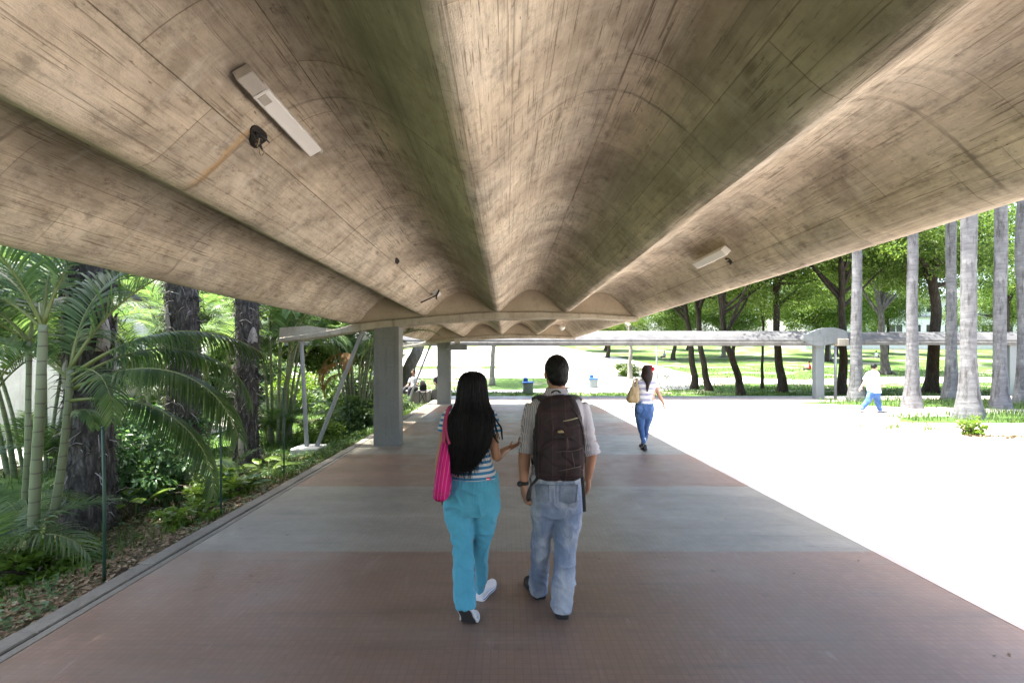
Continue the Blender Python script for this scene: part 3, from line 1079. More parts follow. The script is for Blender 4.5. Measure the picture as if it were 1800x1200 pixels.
def more_materials():
    plain('strut_white', (.27, .28, .285), .5, .08, 6)
    plain('hole_dark', (.025, .02, .016), .9)
    plain('black_rubber', (.016, .016, .017), .6)
    plain('wire_tan', (.30, .24, .16), .6)
    plain('batten_white', (.74, .72, .69), .45, .06, 8)
    plain('bare_metal', (.46, .42, .37), .5, .2, 14, **{'Metallic': .3})
    plain('pale_column', (.17, .19, .193), .6, .08, 3)
    plain('white_metal', (.68, .68, .67), .45, .06)
    plain('bin_grey', (.20, .235, .235), .5, .12, 8)
    plain('bin_blue', (.03, .13, .48), .4, .1, 8)
    plain('stake_green', (.022, .055, .035), .5, .3, 20)
    plain('grey_panel', (.26, .26, .27), .7, .15, 3)
    g = G('dark_glass')
    M['dark_glass'] = g.bsdf((.018, .022, .026), .08, None, .6)
# ================================================================ vegetation
def leaf_cards(mb, pos, d, nn, L, W, fold=.25, m=0, mid=.45):
    """N leaf blades: 6 vertices, folded along the midrib and bent at the tip."""
    pos, d, nn = [np.asarray(a, float) for a in (pos, d, nn)]
    d = d / (np.linalg.norm(d, axis=1)[:, None] + 1e-9)
    s = np.cross(d, nn)
    s /= np.linalg.norm(s, axis=1)[:, None] + 1e-9
    u = np.cross(s, d)
    L, W = np.broadcast_to(L, len(pos))[:, None], np.broadcast_to(W, len(pos))[:, None]
    b = pos
    c = pos + d * L * mid
    t = pos + d * L - u * L * .12
    l = c + s * W * .5 + u * W * fold
    r = c - s * W * .5 + u * W * fold
    V = np.stack([b, l, c, r, t], 1).reshape(-1, 3)
    n = len(pos)
    o = np.arange(n)[:, None] * 5
    tris = np.concatenate([o + np.array([[0, 2, 1]]), o + np.array([[0, 3, 2]]), o + np.array([[1, 2, 4]]), o + np.array([[2, 3, 4]])])
    mb.add(V, None, tris, m)


def rand_dirs(n, rng):
    v = rng.standard_normal((n, 3))
    return v / np.linalg.norm(v, axis=1)[:, None]


def frond_mesh(name, L=1.8, n=42, ll=.55, lw=.028, elev=50, droop=95, vee=25, seed=0, hang=.5, mats=('areca_leaf', 'rachis'), bare=.18, side=0.0):
    """pinnate palm frond along +X from the origin, arching over; leaflets hang by gravity."""
    rng = np.random.default_rng(seed)
    K = 26
    t = np.linspace(0, 1, K)
    ang = R(elev) - R(droop) * t ** 1.35
    ds = L / (K - 1)
    x = np.concatenate([[0], np.cumsum(np.cos(ang[:-1]) * ds)])
    z = np.concatenate([[0], np.cumsum(np.sin(ang[:-1]) * ds)])
    y = side * t ** 2 * L
    rp = np.stack([x, y, z], -1)
    mb = MB()
    tube(mb, rp, np.interp(t, [0, .15, 1], [.022, .014, .003]) * (L / 1.8) ** .6, 6, m=1)
    V, Q = [], []
    for sgn in (-1, 1):
        tt = np.linspace(bare, .995, n) + rng.uniform(-.004, .004, n)
        for a in tt:
            f = a * (K - 1)
            i = min(int(f), K - 2)
            p = rp[i] + (rp[i + 1] - rp[i]) * (f - i)
            T = nrm(rp[i + 1] - rp[i])
            S = V3(-T[1], T[0], 0)
            S = nrm(S) * sgn
            U = np.cross(S, T) * -sgn
            U = nrm(U)
            if U[2] < 0: U = -U
            fw = .55 + .75 * a
            env = min(1, (a - bare) / .18 + .35) * (1.0 if a < .6 else 1 - .62 * ((a - .6) / .4) ** 1.3)
            l = ll * env * rng.uniform(.9, 1.08)
            d = nrm(S * 1.0 + T * fw + U * math.tan(R(vee)) * rng.uniform(.5, 1.25))
            w = lw * (1 if a < .8 else .75) * rng.uniform(.85, 1.1)
            p0 = p
            cur = d.copy()
            pts = [p0]
            for k in range(4):
                cur = nrm(cur + V3(0, 0, -hang * (.18 + .30 * k) * rng.uniform(.8, 1.2)))
                pts.append(pts[-1] + cur * l / 4)
            ws = [w * .45, w, w * .95, w * .6, .0015]
            base = len(V)
            for k in range(5):
                dd = nrm(pts[min(k + 1, 4)] - pts[max(k - 1, 0)])
                wd = nrm(np.cross(dd, U) if abs(np.dot(dd, U)) < .95 else np.cross(dd, S))
                V.append(pts[k] + wd * ws[k] * .5)
                V.append(pts[k] - wd * ws[k] * .5)
            for k in range(4):
                b = base + 2 * k
                Q.append((b, b + 1, b + 3, b + 2))
    mb.add(np.array(V), Q, None, 0)
    me = mb.mesh(name)
    for k in mats:
        me.materials.append(M[k])
    return me


FR = {}


def make_fronds():
    for k in range(4):
        FR['areca', k] = frond_mesh('areca_frond', 1.9, 50, .54, .027, 62, (80, 110, 60, 130)[k], 28, 40 + k, (.35, .5, .3, .55)[k], side=(.1, -.12, .05, 0)[k])
    for k in range(3):
        FR['date', k] = frond_mesh('date_frond', 3.4, 66, .55, .030, 50, (85, 120, 150)[k], 30, 60 + k, .25, ('palm_leaf', 'rachis'), .12)
    for k in range(3):
        FR['dense', k] = frond_mesh('arching_frond', 2.3, 92, .50, .021, (42, 28, 55)[k], (105, 95, 125)[k], 4, 70 + k, (.75, .6, .9)[k], ('palm_leaf', 'rachis'), .16, (.06, -.1, .12)[k])
    for k in range(2):
        FR['royal', k] = frond_mesh('royal_frond', 3.2, 48, .7, .05, 55, (110, 150)[k], 20, 80 + k, .5, ('palm_leaf', 'rachis'), .1)
    FR['orange', 0] = frond_mesh('dry_frond', 1.5, 34, .42, .03, 10, 130, 10, 90, .7, ('orange_frond', 'orange_frond'))
    FR['broad', 0] = frond_mesh('broad_frond', 1.5, 15, .52, .085, 60, 90, 16, 95, .35, ('areca_leaf', 'rachis'), .22)
    FR['broad', 1] = frond_mesh('broad_frond', 1.1, 12, .40, .08, 40, 120, 10, 96, .6, ('areca_leaf', 'rachis'), .2)


def put_frond(key, root, loc, az, sc=1.0, tilt=0.0, roll=0.0, name='frond'):
    """az: heading in degrees (0 = +X, 90 = +Y); loc in world."""
    o = bpy.data.objects.new(name, FR[key])
    COL.objects.link(o)
    o.parent = root
    o.location = Vector(loc) - wloc(root)
    o.rotation_euler = Matrix.Rotation(R(az), 3, 'Z').to_4x4().to_3x3().__matmul__(Matrix.Rotation(R(-tilt), 3, 'Y')).__matmul__(Matrix.Rotation(R(roll), 3, 'X')).to_euler()
    o.scale = (sc, sc, sc)
    return o


def cane(mb, pts, r0, r1, rings=9.0, m=0):
    p = spline(np.asarray(pts, float), 40)
    L = np.concatenate([[0], np.cumsum(np.linalg.norm(np.diff(p, axis=0), axis=1))])
    r = np.interp(L, [0, L[-1]], [r0, r1])
    r = r * (1 + .07 * (np.abs(np.sin(L * rings * np.pi / 2)) < .18))
    tube(mb, p, r, 10, m=m)


def fibrous_trunk(name, x, y, zt, r, label, seed, lean=(0, 0)):
    rng = np.random.default_rng(seed)
    zb = gz(x, y)
    root = empty(name, (x, y, zb), label, 'palm tree')
    H = zt - zb
    nz, na = int(H / .045), 44
    Z = np.linspace(-.15, H, nz)
    A = np.linspace(0, 2 * np.pi, na, endpoint=False)
    rings = []
    for z in Z:
        k = r * (1 + .55 * math.exp(-max(0, z) / .16) + .12 * mnoise.noise((z * 1.1, seed, 0)))
        lx, ly = lean[0] * z + .04 * mnoise.noise((z * .6, seed, 5)), lean[1] * z
        rr = []
        for a in A:
            n1 = mnoise.noise((math.cos(a) * 2.2, math.sin(a) * 2.2 + seed, z * 2.6))
            n2 = mnoise.noise((math.cos(a) * 7, math.sin(a) * 7 + seed, z * 3.5))
            # overlapping old leaf bases: scalloped, spiralling
            ph = a * 3 / (2 * math.pi) + z * 2.6
            sc = (z * 3.1 + .5 * (int(ph) % 2)) % 1.0
            q = k * (1 + .13 * n1 + .14 * n2 + .10 * (1 - sc))
            rr.append((x + lx + math.cos(a) * q, y + ly + math.sin(a) * q, zb + z + .03 * n2))
        rings.append(rr)
    mb = MB()
    loft(mb, np.array(rings), True)
    # pale worn leaf-base scars, pressed onto the trunk
    for _ in range(int(H * 3.0)):
        a, z = rng.uniform(0, 2 * np.pi), rng.uniform(.05, H - .3)
        h, w = rng.uniform(.22, .55), rng.uniform(.05, .11)
        kk = r * (1 + .55 * math.exp(-z / .16))
        out = V3(math.cos(a), math.sin(a), 0)
        sd = V3(-math.sin(a), math.cos(a), 0)
        lx = V3(x + lean[0] * z, y + lean[1] * z, zb + z)
        pts = [lx + out * (kk * .97) , lx + out * kk * 1.10 + V3(0, 0, h * .4), lx + out * kk * 1.15 + V3(0, 0, h * .8), lx + out * kk * (1.08 + rng.uniform(0, .10)) + V3(0, 0, h)]
        tube(mb, pts, [(w * .9, .03), (w * .8, .022), (w * .5, .016), (w * .12, .008)], 8, ref=sd, n=9, m=1)
    obj('trunk', mb, [M['fibre_bark'], M['boot']], root)
    # loose fibres and threads
    mb = MB()
    for _ in range(int(H * 240)):
        a, z = rng.uniform(0, 2 * np.pi), rng.uniform(.0, H)
        kk = r * (1.05 + .55 * math.exp(-z / .16))
        out = V3(math.cos(a), math.sin(a), 0)
        sd = V3(-math.sin(a), math.cos(a), 0)
        p0 = V3(x + lean[0] * z, y + lean[1] * z, zb + z) + out * kk * .98
        l = rng.uniform(.06, .28)
        d = out * rng.uniform(.15, .8) + sd * rng.uniform(-1, 1) + V3(0, 0, rng.uniform(-1.0, .9))
        d = nrm(d)
        p1 = p0 + d * l * .5
        p2 = p1 + nrm(d + V3(0, 0, -.8)) * l * .5
        tube(mb, [p0, p1, p2], [rng.uniform(.004, .012), .006, .001], 3, cap=False, m=int(rng.uniform() < .14))
    tag(obj('loose_fibres', mb, [M['fibre_bark'], M['boot']], root), kind='stuff')
    # crown
    top = V3(x + lean[0] * H, y + lean[1] * H, zb + H)
    for i in range(17):
        # unseen crown made lopsided to shade the kerb and let sun onto the garden
        az = -90 + i * 13.5 + rng.uniform(-9, 9) if i < 14 else 120 + 60 * (i - 14)
        put_frond(('date', i % 3), root, top + V3(0, 0, -.05 * (i % 4)), az, rng.uniform(.85, 1.1), rng.uniform(-30, 40) if i < 14 else 32)
    return root, top


def royal_palm(x, y, r, label, seed, H=12.5, flare=1.9):
    rng = np.random.default_rng(seed)
    z0 = max(gz(x, y), 0.0) - .05
    root = empty('royal_palm', (x, y, z0), label, 'palm tree', 'royal palms beside the plaza')
    zz = np.concatenate([np.linspace(0, 3, 70), np.linspace(3.1, H, 90)])
    rings = []
    for z in zz:
        k = r * (1 + (flare - 1) * math.exp(-(z / .75) ** 1.15) + .06 * math.sin(z * .45 + seed)) * (1 - .012 * z)
        k *= 1 + .012 * math.sin(z * 34 + math.sin(z * 3)) * (1 if z < 4 else .4)
        a = np.linspace(0, 2 * np.pi, 32, endpoint=False)
        wob = np.array([mnoise.noise((math.cos(q) * 1.5 + seed, math.sin(q) * 1.5, z * .8)) for q in a]) * .05
        butt = .10 * math.exp(-z / .3) * np.sin(a * 5 + seed)
        lx = .05 * mnoise.noise((z * .25, seed, 2)) * z ** .5
        rings.append(np.stack([x + lx + np.cos(a) * k * (1 + wob + butt), y + np.sin(a) * k * (1 + wob + butt), np.full(32, z0 + z)], -1))
    mb = MB()
    loft(mb, np.array(rings))
    obj('trunk', mb, M['royal_bark'], root)
    mb = MB()
    tube(mb, [(x, y, z0 + H - .1), (x, y, z0 + H + .5), (x, y, z0 + H + 1.5)], [r * .85, r * .95, r * .4], 16, n=10)
    obj('crownshaft', mb, M['cane_bark'], root)
    for i in range(14):
        put_frond(('royal', i % 2), root, (x, y, z0 + H + 1.35), i * 137.5 + seed * 30, rng.uniform(.95, 1.2), rng.uniform(-50, 30))
    return root


def areca(name, x, y, canes, fronds, label, group=None):
    """canes: list of (list of pts, r0, r1); fronds: (key, loc, az, scale, tilt)."""
    root = empty(name, (x, y, gz(x, y)), label, 'palm plant', group)
    for pts, r0, r1 in canes:
        mb = MB()
        cane(mb, pts, r0, r1)
        obj('stem', mb, M['cane_bark'], root)
    for fr in fronds:
        put_frond(fr[0], root, fr[1], fr[2], fr[3], fr[4] if len(fr) > 4 else 0)
    return root


def areca_clump(x, y, n, H, spread, label, seed, orange=False):
    rng = np.random.default_rng(seed)
    zb = gz(x, y)
    canes, fr = [], []
    for i in range(n):
        a, rr = rng.uniform(0, 2 * np.pi), rng.uniform(.05, spread * .35)
        b = V3(x + rr * math.cos(a), y + rr * math.sin(a) * .8, zb - .05)
        lean = V3(math.cos(a), math.sin(a), 0) * rng.uniform(.05, .30)
        h = H * rng.uniform(.55, 1.0)
        t = b + lean * h * 1.0 + V3(0, 0, h)
        mid = (b + t) / 2 + lean * -.12 * h
        canes.append(([b, mid, t], rng.uniform(.03, .05), .024))
        for k in range(3 if n > 8 else 5):
            fr.append((('areca', int(rng.integers(4))), t + V3(0, 0, -.08 * k), rng.uniform(0, 360), rng.uniform(.75, 1.15), rng.uniform(-18, 18)))
    for k in range(n):
        a = rng.uniform(0, 2 * np.pi)
        fr.append((('areca', int(rng.integers(4))), V3(x + .2 * math.cos(a), y + .2 * math.sin(a), zb + .05), math.degrees(a), rng.uniform(.5, .8), rng.uniform(0, 22)))
    root = areca('areca_palm', x, y, canes, fr[:95], label)
    if orange:
        for k in range(5):
            put_frond(('orange', 0), root, (x + rng.uniform(-.35, .12), y - rng.uniform(.4, .9), zb + H * rng.uniform(.5, .78)), rng.uniform(150, 330), rng.uniform(.6, .9), 0, 0, 'dry_frond')
    return root


def crown_cloud(name, n_clump, per, rad, leaf, seed, mat, hollow=.45, flat=.75, drop=.0):
    """unit-free foliage cloud: leaf sprays gathered in uneven clumps inside an ellipsoid of radius rad."""
    rng = np.random.default_rng(seed)
    d = rand_dirs(n_clump, rng)
    rr = rad * 1.06 * (hollow + (1 - hollow) * rng.uniform(0, 1, n_clump) ** .6)
    c = d * rr[:, None] * np.array([1, 1, flat])
    c += rng.standard_normal((n_clump, 3)) * rad * .06
    sz = rad * rng.uniform(.10, .22, n_clump)
    cnt = (per * rng.uniform(.5, 1.5, n_clump)).astype(int)
    idx = np.repeat(np.arange(n_clump), cnt)
    n = len(idx)
    off = rng.standard_normal((n, 3)) * (sz[idx] * .62)[:, None] * np.array([1.15, 1.15, .62])
    pos = c[idx] + off
    dr = off / (np.linalg.norm(off, axis=1)[:, None] + 1e-6) + rand_dirs(n, rng) * .8 + np.array([0, 0, -.25 - drop])
    up = np.array([0, 0, 1.0]) + rand_dirs(n, rng) * .75
    L = leaf * rng.uniform(.65, 1.3, n)
    mb = MB()
    leaf_cards(mb, pos, dr, up, L, L * rng.uniform(.42, .6, n), .18)
    me = mb.mesh(name)
    me.materials.append(M[mat])
    return me


CROWN = {}


def make_crowns():
    for k in range(3):
        CROWN['tree', k] = crown_cloud('crown', 115, 125, 3.2, .165, 200 + k, 'tree_leaf', .40, .72)
    for k in range(3):
        CROWN['light', k] = crown_cloud('crown', 105, 115, 3.0, .16, 210 + k, 'light_tree_leaf', .38, .75)
    CROWN['shrub', 0] = crown_cloud('foliage', 60, 60, .62, .085, 220, 'shrub_leaf', .3, .95, .3)
    CROWN['shrub', 1] = crown_cloud('foliage', 70, 60, .9, .13, 221, 'areca_leaf', .3, .9, .3)
    CROWN['shrub', 2] = crown_cloud('foliage', 70, 55, .9, .12, 222, 'bright_leaf', .35, .8, .2)
    CROWN['small', 0] = crown_cloud('foliage', 24, 36, .22, .075, 223, 'bright_leaf', .3, .9, -.9)


def tree(label, path, r0, crowns, bark='tree_bark', group=None, name='broadleaf_tree', limbs=5, seed=0, roots=0):
    """path: world points of the trunk from the ground up; crowns: (key, centre, scale)."""
    rng = np.random.default_rng(seed)
    p = spline(np.asarray(path, float), 34)
    base = p[0]
    zb = gz(base[0], base[1])
    root = empty(name, (base[0], base[1], zb), label, 'tree', group)
    mb = MB()
    t = np.linspace(0, 1, len(p))
    rad = r0 * (1 - .45 * t) * (1 + .55 * np.exp(-t * 16))
    pw = p + np.stack([[mnoise.noise((q * 5, seed, 0)) * r0 * .5 for q in t], [mnoise.noise((q * 5, seed, 9)) * r0 * .5 for q in t], np.zeros(len(t))], -1)
    pw[0, 2] -= .25
    tube(mb, pw, rad, 14)
    for k in range(roots):
        a = k * 2 * np.pi / roots + rng.uniform(-.3, .3)
        q = base + V3(math.cos(a), math.sin(a), 0) * r0 * 3.2
        tube(mb, [base + V3(0, 0, r0 * 1.6), base + V3(math.cos(a), math.sin(a), 0) * r0 * 1.4 + V3(0, 0, r0 * .4), V3(q[0], q[1], gz(q[0], q[1]) - .05)], [r0 * .5, r0 * .38, r0 * .12], 8, n=8)
    ends = [np.asarray(c[1], float) for c in crowns]
    tops = [pw[-1]]
    for e in ends:
        for k in range(limbs):
            s = pw[int(len(pw) * rng.uniform(.62, .98))]
            g_ = e + rand_dirs(1, rng)[0] * np.array([2.0, 2.0, 1.0]) * rng.uniform(.4, 1.0)
            mid = s * .5 + g_ * .5 + V3(rng.uniform(-.4, .4), rng.uniform(-.4, .4), rng.uniform(-.5, .1))
            tube(mb, [s, mid, g_], [r0 * .5, r0 * .3, r0 * .08], 7, n=12)
            for _ in range(2):
                h = mid * .5 + g_ * .5
                g2 = h + rand_dirs(1, rng)[0] * 1.1
                tube(mb, [h, (h + g2) / 2 + V3(0, 0, .1), g2], [r0 * .14, r0 * .09, r0 * .03], 5, n=6)
    obj('trunk', mb, M[bark], root)
    for (key, c, sc) in crowns:
        o = link('crown', CROWN[key], [], root, Vector(c) - Vector(root.location))
        o.rotation_euler = (0, 0, rng.uniform(0, 6.28))
        s = sc if isinstance(sc, tuple) else (sc, sc, sc)
        o.scale = s
    return root


def shrub(x, y, key, sc, label, seed, zc=.6, name='leafy_shrub', group=None):
    rng = np.random.default_rng(seed)
    zb = gz(x, y)
    root = empty(name, (x, y, zb), label, 'shrub', group)
    o = link('foliage', CROWN[key], [], root, (0, 0, zc * (sc if not isinstance(sc, tuple) else sc[2])))
    o.scale = sc if isinstance(sc, tuple) else (sc, sc, sc)
    o.rotation_euler = (0, 0, rng.uniform(0, 6.28))
    mb = MB()
    for k in range(6):
        a = rng.uniform(0, 6.28)
        s = sc[0] if isinstance(sc, tuple) else sc
        e = V3(x, y, zb) + V3(math.cos(a) * .35 * s, math.sin(a) * .35 * s, zc * s * rng.uniform(.7, 1.3))
        tube(mb, [(x, y, zb - .05), (V3(x, y, zb) + e) / 2 + V3(0, 0, .06), e], [.018 * s, .012 * s, .004], 5, n=7)
    obj('stem', mb, M['tree_bark'], root)
    return root


def broad_plant(x, y, n, L, label, seed, mat='bright_leaf', up=1.0):
    rng = np.random.default_rng(seed)
    zb = gz(x, y)
    root = empty('broad_leaf_plant', (x, y, zb), label, 'plant')
    for i in range(n):
        a = i * 2.4 + rng.uniform(-.3, .3)
        el = rng.uniform(.35, 1.2) * up
        out = V3(math.cos(a), math.sin(a), 0)
        h = rng.uniform(.10, .38) * L / .3
        b = V3(x, y, zb) + out * rng.uniform(.02, .22)
        s = b + V3(0, 0, h) + out * .06
        d = nrm(out + V3(0, 0, el))
        sd = V3(-out[1], out[0], 0)
        l = L * rng.uniform(.75, 1.2)
        K = 9
        cur, p = d.copy(), s.copy()
        pts = [p]
        for k in range(K - 1):
            cur = nrm(cur + V3(0, 0, -.13))
            p = p + cur * l / (K - 1)
            pts.append(p)
        ws = l * .26 * np.sin(np.pi * np.clip(np.linspace(.04, 1, K), 0, 1) ** .85) + .001
        V = []
        for k in range(K):
            upv = nrm(np.cross(sd, nrm(pts[min(k + 1, K - 1)] - pts[max(0, k - 1)])))
            rip = .06 * l * math.sin(k * 1.3 + i) * .2
            V += [pts[k] + sd * ws[k] + upv * (ws[k] * .28 + rip), pts[k] - upv * .004, pts[k] - sd * ws[k] + upv * (ws[k] * .28 - rip)]
        mb = MB()
        mb.add(V, grid_faces(K, 3))
        tube(mb, [b + V3(0, 0, -.03), (b + s) / 2 + out * .02, s, pts[4]], [.008, .007, .006, .003], 5, m=1)
        obj('leaf', mb, [M[mat], M['rachis']], root)
    return root


def blades(mb, x, y, h, w, rng, lean=.5, z=None):
    n = len(x)
    zb = ground_z(x, y) if z is None else np.broadcast_to(z, n)
    a = rng.uniform(0, 2 * np.pi, n)
    out = np.stack([np.cos(a), np.sin(a), np.zeros(n)], -1)
    sd = np.stack([-np.sin(a), np.cos(a), np.zeros(n)], -1)
    b = np.stack([x, y, zb - .01], -1)
    le = rng.uniform(.1, 1, n)[:, None] * lean
    upv = np.array([0, 0, 1.0])
    h = h[:, None]
    m = b + upv * h * .55 + out * le * h * .3
    t = b + upv * h * (1 - .35 * le) + out * le * h
    w = w[:, None]
    V = np.stack([b - sd * w, b + sd * w, m + sd * w * .7, m - sd * w * .7, t], 1).reshape(-1, 3)
    o = np.arange(n)[:, None] * 5
    mb.add(V, o + np.array([[0, 1, 2, 3]]), o + np.array([[3, 2, 4]]))


def build_vegetation():
    rng = np.random.default_rng(5)
    make_fronds()
    make_crowns()
    # ---- three fibrous palms along the kerb
    fibrous_trunk('fibrous_palm', -4.98, 5.75, 7.2, .215, 'dark fibrous palm trunk nearest the camera, behind the green ringed stems', 3, (.012, .0))
    fibrous_trunk('fibrous_palm', -5.05, 7.6, 7.6, .205, 'dark fibrous palm trunk in the middle of the row behind drooping fronds', 7, (-.02, .01))
    fibrous_trunk('fibrous_palm', -4.86, 9.05, 8.0, .185, 'grey shaggy palm trunk with a pale scar, nearest to the white strut', 12, (.004, 0))
    # ---- near ringed palm: three stems, arching fronds
    x0, y0 = -4.42, 4.62
    zb = gz(x0, y0)
    def W(px, py, Y):
        v = P(px, py, Y)
        return V3(v.x, v.y, v.z)
    A = [W(57, 985, 4.6), W(62, 850, 4.6), W(70, 720, 4.6), W(76, 570, 4.6)]
    B = [W(84, 955, 4.75), W(104, 850, 4.75), W(117, 740, 4.75), W(124, 650, 4.75)]
    C = [W(40, 940, 4.9), W(48, 800, 4.9), W(50, 690, 4.9), W(52, 600, 4.9)]
    canes = [(A, .046, .036), (B, .042, .026), (C, .03, .022)]
    fr = []
    ta, tb, tc = A[-1], B[-1], C[-1]
    fr += [(('areca', 0), ta, 85, 1.0, 24), (('areca', 2), ta, 20, 1.05, 14), (('areca', 1), ta, 170, 1.0, -8), (('areca', 3), ta + V3(0, 0, -.05), 200, .95, -12),
           (('areca', 2), ta + V3(0, 0, -.05), 250, .8, 10), (('areca', 1), ta + V3(0, 0, -.1), 140, .9, -20)]
    fr += [(('areca', 2), tb + V3(0, 0, .02), 30, 1.0, 4), (('areca', 0), tb, 75, .9, 20), (('areca', 3), tb + V3(0, 0, -.06), -25, .55, -40), (('areca', 1), tb + V3(0, 0, -.05), 130, .8, -10),
           (('areca', 2), tb + V3(0, 0, -.1), 175, .8, -25)]
    fr += [(('areca', 1), tc, 190, .9, -10), (('areca', 0), tc, 120, .9, 5), (('areca', 3), tc, 225, .7, -20)]
    fr += [(('broad', 0), V3(-5.15, 5.0, 1.55), 200, .8, -35), (('broad', 1), tb + V3(0, 0, -.45), -20, .42, -5)]
    fr += [(('dense', 0), tb + V3(.02, .05, -.02), 12, .98, -4), (('dense', 1), tb + V3(.02, .02, -.18), -2, .90, -4), (('dense', 2), tb + V3(0, 0, -.12), 28, .86, -16), (('dense', 1), tb + V3(.0, .0, -.30), 4, .84, -22)]
    areca('ringed_palm', x0, y0, canes, fr, 'slender green ringed palm stems with arching fronds at the left edge')
    # low young palm at the far left bottom and small ones
    for (x, y, n, sc, lab, sd) in ((-4.75, 4.35, 9, .62, 'low young palm clump with stiff green fronds at the bottom of the ringed stems', 1),
                                   (-5.6, 6.9, 7, .6, 'low young palm between the two darkest trunks', 2),
                                   (-4.15, 7.1, 5, .4, 'small drooping frond plant in front of the middle dark trunk', 3)):
        root = empty('young_palm', (x, y, gz(x, y)), lab, 'palm plant')
        for k in range(n):
            put_frond(('areca', k % 4), root, (x + rng.uniform(-.08, .08), y + rng.uniform(-.08, .08), gz(x, y)), k * 137 + sd * 40, sc * rng.uniform(.8, 1.15), rng.uniform(-8, 15))
    root = empty('young_palm', (-4.05, 6.75, gz(-4.05, 6.75)), 'drooping blue-green frond plant in front of the leafy shrub', 'palm plant')
    for k, az in enumerate((10, 160, 250, 80)):
        put_frond(('broad', 1), root, (-4.35, 6.75, gz(-4.35, 6.75) + .32), az, .62 * (1 - .08 * k), 18)
    # ---- shrubs between the trunks
    shrub(-4.95, 6.62, ('shrub', 0), 1.0, 'small-leaved green shrub between the first two dark trunks', 1, .55)
    shrub(-5.45, 7.4, ('shrub', 0), 1.15, 'blue-green shrub partly hidden behind the small-leaved shrub', 2, .6)
    shrub(-3.75, 6.35, ('small', 0), (1.6, 1.6, 1.0), 'low leafy weed clump beside the kerb stake', 3, .16)
    shrub(-3.5, 5.3, ('small', 0), (1.1, 1.1, .7), 'low weed tuft on the dark soil beside the kerb', 4, .14)
    shrub(-4.2, 4.4, ('small', 0), (1.4, 1.4, .8), 'weed tuft on the dark soil beneath the young palm', 14, .14)
    broad_plant(-4.0, 7.0, 16, .36, 'bright yellow-green broad-leaved plant between the second and third trunk', 5)
    broad_plant(-3.85, 7.75, 12, .32, 'bright broad-leaved plant standing at the foot of the grey shaggy palm', 6)
    broad_plant(-4.75, 6.15, 6, .34, 'pair of broad pale leaves low in front of the small-leaved shrub', 8)
    broad_plant(-3.6, 6.45, 9, .22, 'darker low broad-leaved plant close to the kerb', 9, 'shrub_leaf')
    # ---- areca clumps behind the struts
    areca_clump(-5.6, 11.6, 15, 3.3, 1.8, 'large clump of thin palm canes seen between the two struts', 21)
    areca_clump(-4.1, 13.2, 14, 3.0, 1.6, 'palm cane clump with hanging orange fronds left of the first column', 22, True)
    areca_clump(-6.9, 10.2, 9, 2.3, 1.5, 'shorter yellowish palm clump left of the struts', 23)
    areca_clump(-8.4, 13.5, 10, 3.6, 2.0, 'tall palm clump behind the grey shaggy trunk', 24)
    areca_clump(-8.2, 8.6, 8, 2.9, 1.6, 'palm clump behind the first two dark trunks', 25)
    areca_clump(-7.4, 6.2, 8, 3.2, 1.6, 'palm clump at the left edge behind the ringed stems', 26)
    shrub(-3.75, 12.6, ('shrub', 1), (.75, .75, .7), 'dark bush right beside the first column', 7, .5)
    shrub(-4.3, 11.3, ('shrub', 2), (.6, .6, .5), 'bright fern-like bush to the right of the strut footing', 8, .5)
    shrub(-3.7, 16.0, ('shrub', 1), (.6, .6, .6), 'bush in the shade between the two columns', 15, .5)
    shrub(-5.0, 15.2, ('shrub', 1), 1.2, 'dense bush behind the orange palm fronds', 9, .7)
    shrub(-9.6, 18.5, ('shrub', 1), 1.5, 'round bush on the sunny lawn behind the palm clumps', 10, .7)
    shrub(-12.0, 15.5, ('shrub', 2), 1.5, 'bright bush in the sun behind the palm clumps', 11, .7)
    shrub(-7.6, 18.0, ('shrub', 2), 1.1, 'bright bush by the narrow garden path', 12, .7)
    # ---- trees of the left garden
    LG = 'trees of the garden on the left'
    for (x, y, h, k, lab, sd) in ((-11.5, 24.5, 6.0, 'light', 'pale green garden tree farthest back behind the struts', 1), (-17, 19, 6.5, 'tree', 'dark garden tree behind the first dark trunk', 2),
                                  (-8.2, 26.5, 5.2, 'tree', 'garden tree just left of the first column', 3), (-15.0, 27.0, 6.5, 'light', 'light garden tree between the dark trunks', 4),
                                  (-22, 27, 7.0, 'tree', 'broad garden tree behind the pale building', 5), (-12.2, 20.0, 4.6, 'tree', 'low spreading garden tree over the small path', 6),
                                  (-24, 40, 8.0, 'light', 'distant garden tree on the rise', 7), (-14.5, 42, 7.0, 'tree', 'distant dark tree on the rise', 8)):
        zb = gz(x, y)
        r_ = np.random.default_rng(sd)
        cr = [((k, sd % 3), (x + r_.uniform(-1, 1), y, zb + h * .72), 1.0), ((k, (sd + 1) % 3), (x + r_.uniform(-2.4, 2.4), y + 1.0, zb + h * .5), .85), ((('light' if k == 'tree' else 'tree'), sd % 3), (x + r_.uniform(-2.5, 2.5), y - .8, zb + h * .95), .8)]
        tree(lab, [(x, y, zb), (x + .2, y, zb + h * .3), (x - .1, y + .2, zb + h * .62)], .17, cr, 'tree_bark', LG, seed=sd)
    # overhanging trees that shade the kerb, their trunks outside the picture
    tree('spreading tree whose crown hangs over the kerb at the left', [(-7.6, 3.2, gz(-7.6, 3.2)), (-7.5, 3.3, 3), (-7.0, 3.6, 6.2)], .26,
         [(('tree', 1), (-4.6, 3.7, 9.3), (1.1, 1.1, .6)), (('tree', 2), (-4.7, 4.0, 7.6), (.8, .8, .5)), (('light', 1), (-5.0, 3.4, 8.4), (.75, .75, .5))], seed=31)
